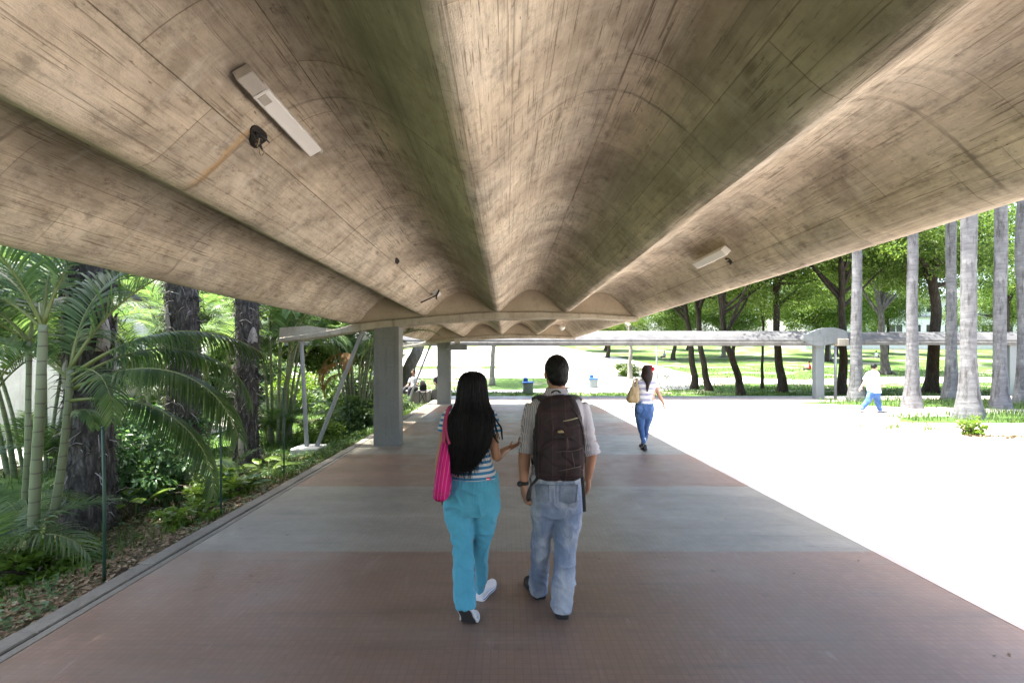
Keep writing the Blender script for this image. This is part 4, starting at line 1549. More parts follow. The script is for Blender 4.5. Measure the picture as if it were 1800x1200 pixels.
    # leaning grey trunks between the columns
    tree('leaning grey tree trunk seen between the two columns', [(-5.55, 26.9, gz(-5.5, 26.9)), (-5.35, 26.9, 1.2), (-4.7, 27.2, 3.4), (-4.3, 27.5, 6.5)], .40,
         [(('tree', 1), (-5.6, 27.5, 8.6), 1.25), (('light', 0), (-3.0, 28.6, 8.2), 1.0)], 'pale_bark', seed=41)
    tree('slim pale tree on the sunny slope between the second column and the man', [(-1.05, 34.5, gz(-1.05, 34.5)), (-.95, 34.5, 2), (-.75, 34.6, 4.5), (-.6, 34.8, 7.0)], .19,
         [(('light', 1), (-.6, 35, 9.0), 1.1)], 'pale_bark', seed=42)
    # ---- royal palms
    royal_palm(14.05, 19.4, .185, 'royal palm with a stained brown base behind the walking man, leftmost of the row', 1)
    royal_palm(14.1, 16.8, .17, 'straight royal palm with a white sunlit right side, second of the row', 2)
    royal_palm(17.95, 19.5, .19, 'royal palm standing behind and left of the thickest grey one', 3)
    royal_palm(13.05, 13.65, .19, 'thickest smooth grey royal palm with a broad foot, nearest to the plaza', 4, flare=2.1)
    royal_palm(16.95, 16.6, .175, 'royal palm with strongly ringed pale bark near the right edge', 5)
    royal_palm(19.5, 18.2, .20, 'royal palm cut off by the right edge of the photo', 6)
    # ---- park trees behind the cross canopy
    PT = 'park trees behind the canopy'
    def T(base_px, base_py, pts, r, crowns, lab, sd, bark='tree_bark', z0=-.26, roots=0, limbs=5):
        Y = 96.0
        for yy in np.arange(PLAZA_END + 1.5, 96, .25):
            if CY - (gz((base_px - CX) / F * yy, yy) - CH) * F / yy <= base_py:
                Y = yy
                break
        b = P(base_px, base_py, Y)
        path = [(b.x, Y, gz(b.x, Y))] + [tuple(P(px, py, Y)) for px, py in pts]
        cc = [(k, tuple(P(px, py, Y + dy)), s) for (k, px, py, dy, s) in crowns]
        return tree(lab, path, r, cc, bark, PT, seed=sd, roots=roots, limbs=limbs)
    L, D = 'light', 'tree'
    T(1220, 684, [(1218, 640), (1212, 590), (1205, 540), (1190, 470)], .21, [((D, 0), 1180, 430, .5, 1.0), ((L, 1), 1110, 500, 2, .8)], 'dark trunk leaning slightly left, first tree right of the woman in jeans', 1)
    T(1247, 687, [(1238, 650), (1231, 600), (1228, 540), (1232, 460)], .20, [((L, 0), 1240, 410, -2.2, .95), ((D, 2), 1270, 495, 2.5, .8)], 'curved dark trunk, second tree right of the woman in jeans', 2)
    T(1303, 694, [(1296, 655), (1281, 614), (1270, 570), (1272, 500)], .20, [((D, 1), 1295, 400, -2.4, 1.0), ((L, 2), 1330, 500, 3.5, .9)], 'black trunk with a strong lean to the left', 3)
    T(1340, 683, [(1340, 640), (1341, 590), (1345, 520)], .10, [((L, 1), 1350, 440, 1.0, .85)], 'thin straight tree between the leaning trunk and the canopy column', 4)
    T(1375, 690, [(1370, 640), (1366, 590), (1364, 500), (1362, 450)], .24, [((D, 2), 1375, 370, -2.6, 1.1), ((L, 0), 1430, 470, 3.0, 1.0)], 'thick straight dark trunk left of the canopy column', 5)
    T(1480, 694, [(1482, 640), (1481, 590), (1479, 500), (1486, 440)], .23, [((L, 0), 1475, 390, 1.0, 1.2), ((D, 1), 1420, 430, 2.5, .9), ((D, 0), 1530, 450, 3.5, .9)], 'dark trunk standing right behind the canopy downpipe', 6)
    T(1557, 658, [(1553, 610), (1549, 560), (1548, 545)], .32, [((L, 2), 1515, 462, 1.0, 1.1), ((D, 0), 1590, 445, 1.0, 1.1)], 'pale forked tree with spreading roots behind the walking man', 7, 'grey_bark', roots=6, limbs=6)
    T(1636, 691, [(1640, 640), (1643, 560), (1645, 480), (1640, 430)], .33, [((D, 1), 1600, 420, .5, 1.15), ((D, 2), 1680, 420, 1.5, 1.2), ((L, 0), 1640, 470, 3.0, .9)], 'black double trunk between the second and third royal palm', 8)
    T(1783, 648, [(1778, 615), (1772, 580), (1776, 520)], .16, [((L, 1), 1770, 480, 1.0, 1.2), ((D, 0), 1740, 420, 3.0, 1.3)], 'thin curved tree near the right edge on the lawn', 9)
    T(1108, 667, [(1107, 640), (1109, 610), (1106, 570)], .19, [((L, 2), 1100, 545, 3.0, .8)], 'pale slim trunk directly behind the woman in jeans', 10, 'pale_bark')
    T(1272, 628, [(1272, 600), (1275, 560)], .28, [((L, 0), 1280, 500, 1.0, 1.3), ((D, 1), 1200, 510, 4.0, 1.2)], 'pale rooted tree high on the lawn beyond the dark trunks', 11, 'pale_bark', roots=5)
    T(1455, 634, [(1456, 600), (1450, 560)], .32, [((D, 2), 1440, 520, 1.0, 1.2), ((L, 1), 1390, 520, 3.0, 1.3)], 'wide pale trunk seen through the gap beside the canopy column', 12, 'pale_bark', roots=5)
    for i, (x, y, h, k) in enumerate(((13, 62, 9, L), (20, 58, 10, D), (28, 60, 10, L), (37, 56, 10, D), (45, 66, 11, L), (16, 78, 10, D), (30, 80, 11, D), (55, 70, 11, D), (64, 62, 11, L),
                                      (8, 100, 9, D), (22, 104, 10, L), (38, 106, 11, D), (46, 98, 10, L), (98, 96, 12, D), (110, 84, 12, L), (86, 74, 12, D))):
        zb = gz(x, y)
        r_ = np.random.default_rng(500 + i)
        cr = [((k, i % 3), (x + r_.uniform(-1, 1), y, zb + h * .78), 1.35), ((D if k == L else L, i % 3), (x + r_.uniform(-3, 3), y + 1, zb + h * .52), 1.2), ((k, (i + 1) % 3), (x + r_.uniform(-3.5, 3.5), y - 1, zb + h * .62), 1.1)]
        words = ('bushy', 'slender', 'spreading', 'rounded')[i % 4]
        tree('distant %s tree on the upper park slope' % words, [(x, y, zb), (x + .3, y, zb + h * .3), (x, y, zb + h * .6)], .24, cr, 'tree_bark', 'distant trees on the %s side of the slope' % words, seed=500 + i, limbs=3)
    # park shrubs and little plants
    p = P(1100, 645, 40)
    shrub(p.x, 40, ('shrub', 2), (1.2, 1.2, .9), 'light green bush on the slope above the woman in jeans', 16, .6)
    # plaza edge: dry plant and tufts
    x, y = 10.35, 10.75
    root = shrub(x, y, ('small', 0), (.95, .95, .95), 'small green plant growing out of the plaza pavement among dead leaves', 17, .2, 'wild_plant')
    root.location.z = .0
    mb = MB()
    n = 420
    a = rng.uniform(0, 6.28, n)
    rr = rng.uniform(0, 1, n) ** .6
    px, py = x + .55 + np.cos(a) * rr * .95, y - .32 + np.sin(a) * rr * .28
    leaf_cards(mb, np.stack([px, py, rng.uniform(.006, .05, n)], -1), np.stack([np.cos(a * 3), np.sin(a * 3), rng.uniform(-.1, .25, n)], -1), np.array([[0, 0, 1.0]]) + rand_dirs(n, rng) * .5, rng.uniform(.05, .11, n), rng.uniform(.025, .05, n))
    tag(obj('dead_leaves', mb, M['dry_leaf']), kind='stuff')
    # ---- grass
    mb = MB()
    n = 20000
    x = -3.06 - np.abs(rng.normal(0, 1.5, n))
    y = 2.6 + 13 * rng.uniform(0, 1, n) ** 1.2
    dens = np.array([mnoise.noise((a * .9, b * .9, 0)) for a, b in zip(x, y)])
    keep = (dens + .5 * np.clip((y - 6.0) / 3, -1, 1) + .12 * (x < -5) > rng.uniform(-.25, .45, n))
    x, y = x[keep], y[keep]
    blades(mb, x, y, rng.uniform(.05, .20, len(x)), rng.uniform(.003, .007, len(x)), rng, .8)
    n = 26000
    x, y = rng.uniform(-16, -3.1, n), rng.uniform(7.5, 26, n)
    blades(mb, x, y, rng.uniform(.05, .22, n), rng.uniform(.005, .011, n), rng, .8)
    # tufts on the palm beds
    n = 9000
    cx = np.where(rng.uniform(0, 1, n) < .5, 0, 1)
    a, rr = rng.uniform(0, 6.28, n), np.sqrt(rng.uniform(0, 1, n)) * 1.04
    x = np.where(cx == 0, 16.0 + 5.0 * rr * np.cos(a), 17.6 + 5.4 * rr * np.cos(a))
    y = np.where(cx == 0, 13.7 + 1.2 * rr * np.sin(a), 18.4 + 1.9 * rr * np.sin(a))
    cl = np.array([mnoise.noise((q * 1.3, w * 1.3, 4)) for q, w in zip(x, y)])
    k = cl > rng.uniform(-.5, .35, n)
    blades(mb, x[k], y[k], rng.uniform(.08, .34, k.sum()), rng.uniform(.006, .013, k.sum()), rng, .9, .02)
    n = 1600
    x, y = rng.normal(9.8, 1.3, n), rng.normal(11.9, .5, n)
    cl = np.array([mnoise.noise((q * 2.3, w * 2.3, 4)) for q, w in zip(x, y)])
    k = cl > .12
    blades(mb, x[k], y[k], rng.uniform(.06, .26, k.sum()), rng.uniform(.004, .009, k.sum()), rng, .9, .0)
    n = 60000
    x, y = rng.uniform(-8, 44, n), 23.2 + 25 * rng.uniform(0, 1, n) ** 1.4
    cl = np.array([mnoise.noise((q * .45, w * .45, 4)) for q, w in zip(x, y)])
    k = (cl > rng.uniform(-.45, .35, n)) & ~((np.abs(x - 4) < 5.5) & (y > 28.3))
    blades(mb, x[k], y[k], rng.uniform(.06, .22, k.sum()), rng.uniform(.012, .028, k.sum()), rng, .8)
    tag(obj('grass', mb, M['grass_blade']), kind='stuff')
    # low creeping weeds along the kerb
    mb = MB()
    n = 5200
    x = -3.06 - np.abs(rng.normal(0, 1.1, n))
    y = 3.0 + 11 * rng.uniform(0, 1, n)
    cl = np.array([mnoise.noise((q * 1.6, w * 1.1, 9)) for q, w in zip(x, y)])
    k = cl > .0 - .25 * np.clip((y - 6) / 3, -1, 1)
    x, y = x[k], y[k]
    z = ground_z(x, y) + rng.uniform(.01, .11, len(x))
    a = rng.uniform(0, 6.28, len(x))
    leaf_cards(mb, np.stack([x, y, z], -1), np.stack([np.cos(a), np.sin(a), rng.uniform(-.1, .7, len(x))], -1), np.array([[0, 0, 1.0]]) + rand_dirs(len(x), rng) * .4, rng.uniform(.03, .085, len(x)), rng.uniform(.018, .045, len(x)))
    tag(obj('ground_weeds', mb, M['shrub_leaf']), kind='stuff')
    mb = MB()
    n = 8500
    x = -3.06 - np.abs(rng.normal(0, 1.2, n))
    y = 2.6 + 7.5 * rng.uniform(0, 1, n) ** 1.2
    a = rng.uniform(0, 6.28, n)
    leaf_cards(mb, np.stack([x, y, ground_z(x, y) + rng.uniform(.004, .03, n)], -1), np.stack([np.cos(a), np.sin(a), rng.uniform(-.15, .2, n)], -1), np.array([[0, 0, 1.0]]) + rand_dirs(n, rng) * .45, rng.uniform(.03, .10, n), rng.uniform(.012, .04, n))
    tag(obj('leaf_litter', mb, M['dry_leaf']), kind='stuff')
    # crumbs and little leaves on the paved floor
    mb = MB()
    n = 46
    x, y = rng.uniform(-2.6, 3.0, n), 2.2 + 8 * rng.uniform(0, 1, n) ** 1.6
    a = rng.uniform(0, 6.28, n)
    leaf_cards(mb, np.stack([x, y, np.full(n, .006)], -1), np.stack([np.cos(a), np.sin(a), np.zeros(n)], -1), np.array([[0, 0, 1.0]]) + rand_dirs(n, rng) * .3, rng.uniform(.012, .05, n), rng.uniform(.006, .016, n))
    tag(obj('floor_litter', mb, M['dry_leaf']), kind='stuff')
# ================================================================ people
def RG(xl, xr, y, Y, d, pw=2.3, n=40, dy=0.0):
    c = P((xl + xr) / 2, y, Y)
    return ring((c.x, c.y + dy, c.z), (xr - xl) / 2 / F * Y, d, n, pw)


def rings_smooth(rows, n, pw=2.3, seg=40):
    """rows: (xl, xr, y, Y, depth) in photo pixels at distance Y -> n interpolated horizontal rings."""
    s = spline(np.array(rows, float), n)
    return np.array([RG(a, b, c, d, max(e, .004), pw, seg) for a, b, c, d, e in s])


def hand(mb, w, d, nrm_, side, k=1.0, curl=(.5, .6, .7, .8), thumb=.5):
    """w wrist, d finger direction, nrm_ palm-facing direction, side = +1/-1 where the thumb sits along d x n."""
    d = nrm(d)
    n = nrm(np.asarray(nrm_, float) - np.dot(nrm_, d) * d)
    s = np.cross(d, n) * side
    w = np.asarray(w, float)
    Lp = .092 * k
    rows = [(0, .027, .021), (.25, .031, .019), (.55, .037, .017), (.85, .040, .014), (1.0, .038, .010)]
    loft(mb, np.array([ring(w + d * (t * Lp) - n * .004 * t, a * k, b * k, 20, 2.6, s, n) for t, a, b in rows]))
    offs, lens = (.029, .0095, -.0105, -.0295), (.070, .078, .072, .056)
    for o, l, c in zip(offs, lens, curl):
        p = w + d * (Lp * (.93 if abs(o) > .02 else .98)) + s * o * k
        fd = nrm(d + s * o * 3.0)
        pts, a = [p - fd * .012 * k], 0.0
        cur = p
        pts.append(cur)
        for f, b in ((.45, .45), (.30, .95), (.25, .75)):
            a += c * b
            cur = cur + (fd * math.cos(a) + n * math.sin(a)) * l * f * k
            pts.append(cur)
        r = .0088 * k * (1.0 if l > .06 else .86)
        tube(mb, pts, [r, r * 1.02, r * .95, r * .86, r * .62], 10, n=14)
    p = w + d * .022 * k + s * .022 * k
    td = nrm(s * .75 + d * .75 + n * .35 * thumb)
    p1 = p + td * .042 * k
    t2 = nrm(td + d * .5 + n * .5 * thumb)
    p2 = p1 + t2 * .032 * k
    p3 = p2 + nrm(t2 + d * .3 + n * .4 * thumb) * .026 * k
    tube(mb, [p - td * .01, p, p1, p2, p3], [.014 * k, .0145 * k, .0115 * k, .0098 * k, .006 * k], 10, n=14)


def head(mb, c, k=1.0, yaw=0.0, neck_to=None, neck_r=.055):
    """c = centre of the skull; facing +Y turned by yaw (deg, + = to the left). Skull height about .23 k."""
    Rm = np.array(Matrix.Rotation(R(yaw), 3, 'Z'))
    c = np.asarray(c, float)
    def q(p): return c + Rm @ (np.asarray(p, float) * k)
    ellipsoid(mb, q((0, -.008, .018)), np.array((.074, .096, .094)) * k, Rm)
    ellipsoid(mb, q((0, .030, -.045)), np.array((.058, .062, .070)) * k, Rm)
    ellipsoid(mb, q((0, .062, -.088)), np.array((.028, .026, .020)) * k, Rm)
    tube(mb, [q((0, .088, .018)), q((0, .104, -.012)), q((0, .108, -.024)), q((0, .092, -.032))], np.array([.008, .012, .015, .010]) * k, 10)
    for s in (-1, 1):
        ellipsoid(mb, q((.034 * s, .076, .030)), np.array((.024, .012, .008)) * k, Rm)
        ellipsoid(mb, q((.044 * s, .058, -.022)), np.array((.020, .020, .018)) * k, Rm)
        Re = Rm @ np.array(Matrix.Rotation(R(-24 * s), 3, 'Z'))
        ellipsoid(mb, q((.077 * s, -.004, -.012)), np.array((.007, .017, .031)) * k, Re)
        ellipsoid(mb, q((.081 * s, -.012, -.004)), np.array((.006, .010, .020)) * k, Re)
    ellipsoid(mb, q((0, .086, -.055)), np.array((.022, .010, .005)) * k, Rm)
    ellipsoid(mb, q((0, .084, -.065)), np.array((.019, .010, .006)) * k, Rm)
    if neck_to is not None:
        tube(mb, [q((0, -.012, -.03)), q((0, -.018, -.09)), np.asarray(neck_to, float)], np.array([.95, .95, 1.12]) * neck_r, 20)
    return q, Rm


def eyes(root, q, k, Rm):
    for s in (-1, 1):
        mb = MB()
        ellipsoid(mb, q((.032 * s, .0795, .012)), np.array((.0135, .009, .008)) * k, Rm)
        e = obj('eye', mb, M['eye_white'], root)
        mb = MB()
        ellipsoid(mb, q((.032 * s, .0862, .012)), np.array((.0055, .004, .0055)) * k, Rm)
        obj('iris', mb, M['black_rubber'], e)


def shoe(root, heel, yaw, pitch=0.0, L=.27, W=.094, upper='shoe_black', sole='black_rubber', high=.085, trim=None, bend=None, trim_r=.0022):
    """heel = ground point under the heel; yaw deg from +Y (+ = to the left); pitch lifts the heel about the toe."""
    heel = np.asarray(heel, float)
    Rz = np.array(Matrix.Rotation(R(yaw), 3, 'Z')) @ np.array(Matrix.Rotation(R(-pitch), 3, 'X'))
    # rows: t along the foot, half width, top height
    rows = [(0.0, .026, .050), (.03, .034, high * .92), (.14, .037, high), (.30, .035, high * .98), (.45, .038, high * .78), (.62, .046, high * .60), (.80, .045, high * .50), (.93, .034, high * .42), (1.0, .016, high * .28)]
    s = spline(np.array(rows), 22)
    Ry = np.array(Matrix.Rotation(R(yaw), 3, 'Z'))

    def tf(p):
        p = np.asarray(p, float)
        if bend is None:
            return heel + (Rz @ p.T).T
        # 'heel' is then the ball of the foot on the ground; everything behind it is lifted
        p = np.atleast_2d(p).copy()
        yb = .68 * L
        y, z = p[:, 1] - yb, p[:, 2]
        w = np.clip(-y / .05 + .3, 0, 1)
        a = R(bend) * w
        yy = np.where(y < 0, y * np.cos(a) + z * np.sin(a), y + z * np.sin(a))
        zz = np.where(y < 0, -y * np.sin(a) + z * np.cos(a), z * np.cos(a))
        q = np.stack([p[:, 0], yy, zz], -1)
        q = heel + (Ry @ q.T).T
        return q if len(q) > 1 else q[0]
    sw = W / .094
    up, so = [], []
    for t, w, h in s:
        w *= sw
        toe = .018 * max(0, (t - .75) / .25) ** 2
        a = np.linspace(0, 2 * np.pi, 28, endpoint=False)
        x = np.sign(np.cos(a)) * np.abs(np.cos(a)) ** .75 * w
        z = (np.sign(np.sin(a)) * np.abs(np.sin(a)) ** .85 + 1) / 2 * max(h - .018, .012) + .018 + toe
        x = x * (1 - .32 * np.clip((z - .03 - toe) / max(h, .03), 0, 1))
        up.append(tf(np.stack([x, np.full(28, t * L), z], -1)))
        ws = w + .005
        xs = np.sign(np.cos(a)) * np.abs(np.cos(a)) ** .7 * ws
        zs = (np.sign(np.sin(a)) * np.abs(np.sin(a)) ** .25 + 1) / 2 * .026 + toe
        so.append(tf(np.stack([xs, np.full(28, -.004 + t * (L + .008)), zs], -1)))
    mb = MB()
    loft(mb, up)
    sh = obj('shoe', mb, M[upper], root)
    mb = MB()
    loft(mb, so)
    obj('sole', mb, M[sole], sh, True, False, 40)
    if trim:
        mb = MB()
        rr = []
        for t, w, h in s:
            w *= sw
            toe = .018 * max(0, (t - .75) / .25) ** 2
            rr.append((t, w, toe))
        ptsL = [tf((-(w + .0062), t * (L + .008) - .004, .017 + toe)) for t, w, toe in rr]
        ptsR = [tf((w + .0062, t * (L + .008) - .004, .017 + toe)) for t, w, toe in rr]
        tube(mb, ptsL + ptsR[::-1], trim_r, 6)
        obj('rubber_line', mb, M[trim], sh)
    return sh


def wrinkle(amp, sc, seed, extra=None):
    def f(V, N):
        rg = vnoise(V, np.asarray(sc) * np.array([1.0, 1.0, 1.35]), seed + 31) + .5 * vnoise(V, np.asarray(sc) * 2.1, seed + 17)
        ridge = (1 - np.minimum(1, np.abs(rg) * 3.2)) ** 2
        d = (ridge - .25) * amp * 1.1 + vnoise(V, sc, seed) * amp + vnoise(V, np.asarray(sc) * 2.3, seed + 7) * amp * .45
        if extra is not None:
            d = d + extra(V)
        return d
    return f


def people_materials():
    def skin(name, col):
        g = G(name)
        f = g.noise(g.co(), 14, 4)
        c = g.mix(f, tuple(x * .86 for x in col), tuple(x * 1.1 for x in col))
        M[name] = g.bsdf(c, .5, g.bump(g.noise(g.co(), 220, 2), .08, .002), .35, **{'Subsurface Weight': .12, 'Subsurface Radius': (.012, .005, .003), 'Subsurface Scale': 1.0})
    skin('skin_brown', (.30, .155, .088))
    skin('skin_tan', (.34, .18, .115))
    skin('skin_fair', (.46, .27, .19))
    g = G('eye_white'); M['eye_white'] = g.bsdf((.7, .68, .65), .25)
    def hairm(name, col):
        g = G(name)
        n = g.noise(g.map(g.co(), (160, 160, 4)), 1.0, 3)
        c = g.mix(n, tuple(x * .4 for x in col), tuple(x * 1.2 for x in col))
        M[name] = g.bsdf(c, .55, g.bump(n, .5, .004), .22)
    hairm('hair_black', (.006, .0055, .0055))
    hairm('hair_brown', (.030, .018, .013))
    def cloth(name, col, var=.14, sc=9, weave=900, rough=.85, bump=.15):
        g = G(name)
        f = g.noise(g.co(), sc, 5, .6)
        c = g.mix(f, tuple(x * (1 - var) for x in col), tuple(min(1, x * (1 + var)) for x in col))
        cr = g.noise(g.map(g.co(), (20, 20, 9), rot=(0, R(25), 0)), 1.0, 4, .6, 1.2)
        M[name] = g.bsdf(c, rough, g.bump(g.ma('ADD', g.ma('MULTIPLY', cr, 6.0), g.noise(g.co(), weave, 2)), bump * 2.2, .0035), .2, **{'Sheen Weight': .15})
    cloth('teal_cotton', (.07, .295, .41), .2)
    cloth('white_cotton', (.66, .66, .68), .06)
    cloth('backpack_dark', (.030, .022, .023), .35, 14)
    cloth('strap_black', (.013, .012, .013), .2, 20)
    cloth('tan_leather', (.34, .255, .13), .15, 6, 90, .5)
    cloth('red_fabric', (.62, .02, .035), .12)
    cloth('dark_cloth', (.03, .03, .035), .2)
    cloth('blue_cotton', (.06, .12, .38), .15)
    plain('shoe_black', (.018, .017, .017), .5)
    plain('shoe_white', (.66, .66, .68), .6, .06)
    plain('sole_dark', (.035, .034, .036), .7)
    plain('emblem_tan', (.30, .23, .11), .6)
    plain('zip_pale', (.32, .30, .18), .5)
    plain('seam_maroon', (.075, .05, .045), .7)
    plain('label_red', (.55, .02, .05), .6)
    plain('label_white', (.8, .78, .78), .6)
    # denim: woven twill with worn pale patches on thigh and seat
    def denim(name, base, worn, amt, lo=.46, hi=.62):
        g = G(name)
        ob = g.co()
        n1 = g.noise(g.map(ob, (4.5, 4.5, 2.2)), 1.0, 5, .6)
        c = g.mix(g.ramp(n1, [(lo, 0), (hi, amt)]), base, worn)
        tw = g.noise(g.map(ob, (300, 300, 40)), 1.0, 2)
        c = g.mix(.4, c, g.ramp(tw, [(.3, .72), (.7, 1.15)]), 'MULTIPLY')
        cr = g.noise(g.map(ob, (18, 18, 10), rot=(0, R(-20), 0)), 1.0, 4, .6, 1.2)
        M[name] = g.bsdf(c, .9, g.bump(g.ma('ADD', g.ma('MULTIPLY', cr, 6.0), tw), .4, .0035), .15)
    denim('denim_pale', (.15, .19, .275), (.36, .39, .43), .85, .42, .6)
    denim('denim_blue', (.055, .115, .27), (.15, .24, .42), .8)
    denim('denim_light', (.42, .47, .55), (.55, .6, .66), .5)
    # striped knits
    def hstripe(name, a, b, period, duty, wob=.012):
        g = G(name)
        x, y, z = g.sep(g.co())
        zz = g.ma('ADD', z, g.ma('MULTIPLY', g.ma('SUBTRACT', g.noise(g.co(), 5, 3), .5), wob))
        f = g.ma('FRACT', g.ma('DIVIDE', g.ma('ADD', zz, 10.0), period))
        k = g.ramp(f, [(0, 1), (duty - .02, 1), (duty + .02, 0), (.98, 0), (1, 1)])
        c = g.mix(k, a, b)
        M[name] = g.bsdf(c, .9, g.bump(g.noise(g.co(), 700, 2), .15, .002), .15)
    hstripe('tee_blue_stripe', (.48, .49, .50), (.035, .16, .30), .034, .50, .014)
    hstripe('tee_grey_stripe', (.70, .70, .72), (.36, .36, .46), .105, .42, .02)
    g = G('shirt_pinstripe')
    x, y, z = g.sep(g.co())
    xx = g.ma('ADD', g.ma('ADD', x, g.ma('MULTIPLY', y, .35)), g.ma('MULTIPLY', g.ma('SUBTRACT', g.noise(g.co(), 6, 2), .5), .012))
    f = g.ma('FRACT', g.ma('DIVIDE', g.ma('ADD', xx, 10.0), .0095))
    k = g.ramp(f, [(0, 1), (.36, 1), (.44, 0), (.94, 0), (1, 1)])
    c = g.mix(k, (.52, .505, .535), (.25, .24, .285))
    M['shirt_pinstripe'] = g.bsdf(c, .85, g.bump(g.noise(g.co(), 500, 2), .12, .002), .2)
    g = G('bag_pink')
    x, y, z = g.sep(g.co())
    f = g.ma('FRACT', g.ma('DIVIDE', g.ma('ADD', g.ma('SUBTRACT', x, g.ma('MULTIPLY', z, .12)), 10.0), .0215))
    k = g.ramp(f, [(0, 1), (.10, .8), (.14, 0), (1, 0)])
    c = g.mix(k, g.mix(g.noise(g.co(), 12, 4), (.33, .006, .095), (.50, .012, .155)), (.52, .15, .27))
    M['bag_pink'] = g.bsdf(c, .8, g.bump(g.noise(g.co(), 300, 2), .2, .003), .2)
    plain('bag_pink_strap', (.30, .03, .09), .7)
    g = G('backpack_plaid')
    ob = g.co()
    x, y, z = g.sep(ob)
    def lines(s, p, w):
        ff = g.ma('FRACT', g.ma('DIVIDE', g.ma('ADD', s, 10.0), p))
        return g.ramp(ff, [(0, 1), (w, 1), (w + .03, 0), (1, 0)])
    c = g.mix(g.ma('MULTIPLY', lines(x, .085, .35), .5), (.030, .020, .021), (.058, .028, .032))
    c = g.mix(g.ma('MULTIPLY', lines(z, .10, .35), .45), c, (.05, .026, .03))
    c = g.mix(g.ma('MULTIPLY', lines(x, .085, .04), .5), c, (.10, .07, .065))
    c = g.mix(.5, c, g.ramp(g.noise(ob, 9, 5), [(.3, .15), (.7, .52)]), 'MULTIPLY')
    M['backpack_plaid'] = g.bsdf(c, .75, g.bump(g.noise(ob, 400, 3), .25, .003), .25)


def strand_tubes(mb, roots, mids, tips, r, rng, n=12, seg=4):
    for a, b, c in zip(roots, mids, tips):
        tube(mb, [a, b, c], [r, r * 1.1, r * .35], seg, n=n, cap=False)


def surf_bvh(o):
    from mathutils.bvhtree import BVHTree
    off = wloc(o)
    return BVHTree.FromPolygons([v.co + off for v in o.data.vertices], [tuple(p.vertices) for p in o.data.polygons])


def on_surface(bvh, px, py):
    d = (P(px, py, 5.0) - Vector((0, 0, CH))).normalized()
    h = bvh.ray_cast(Vector((0, 0, CH)), d)[0]
    return np.array(h if h is not None else P(px, py, 3.25))


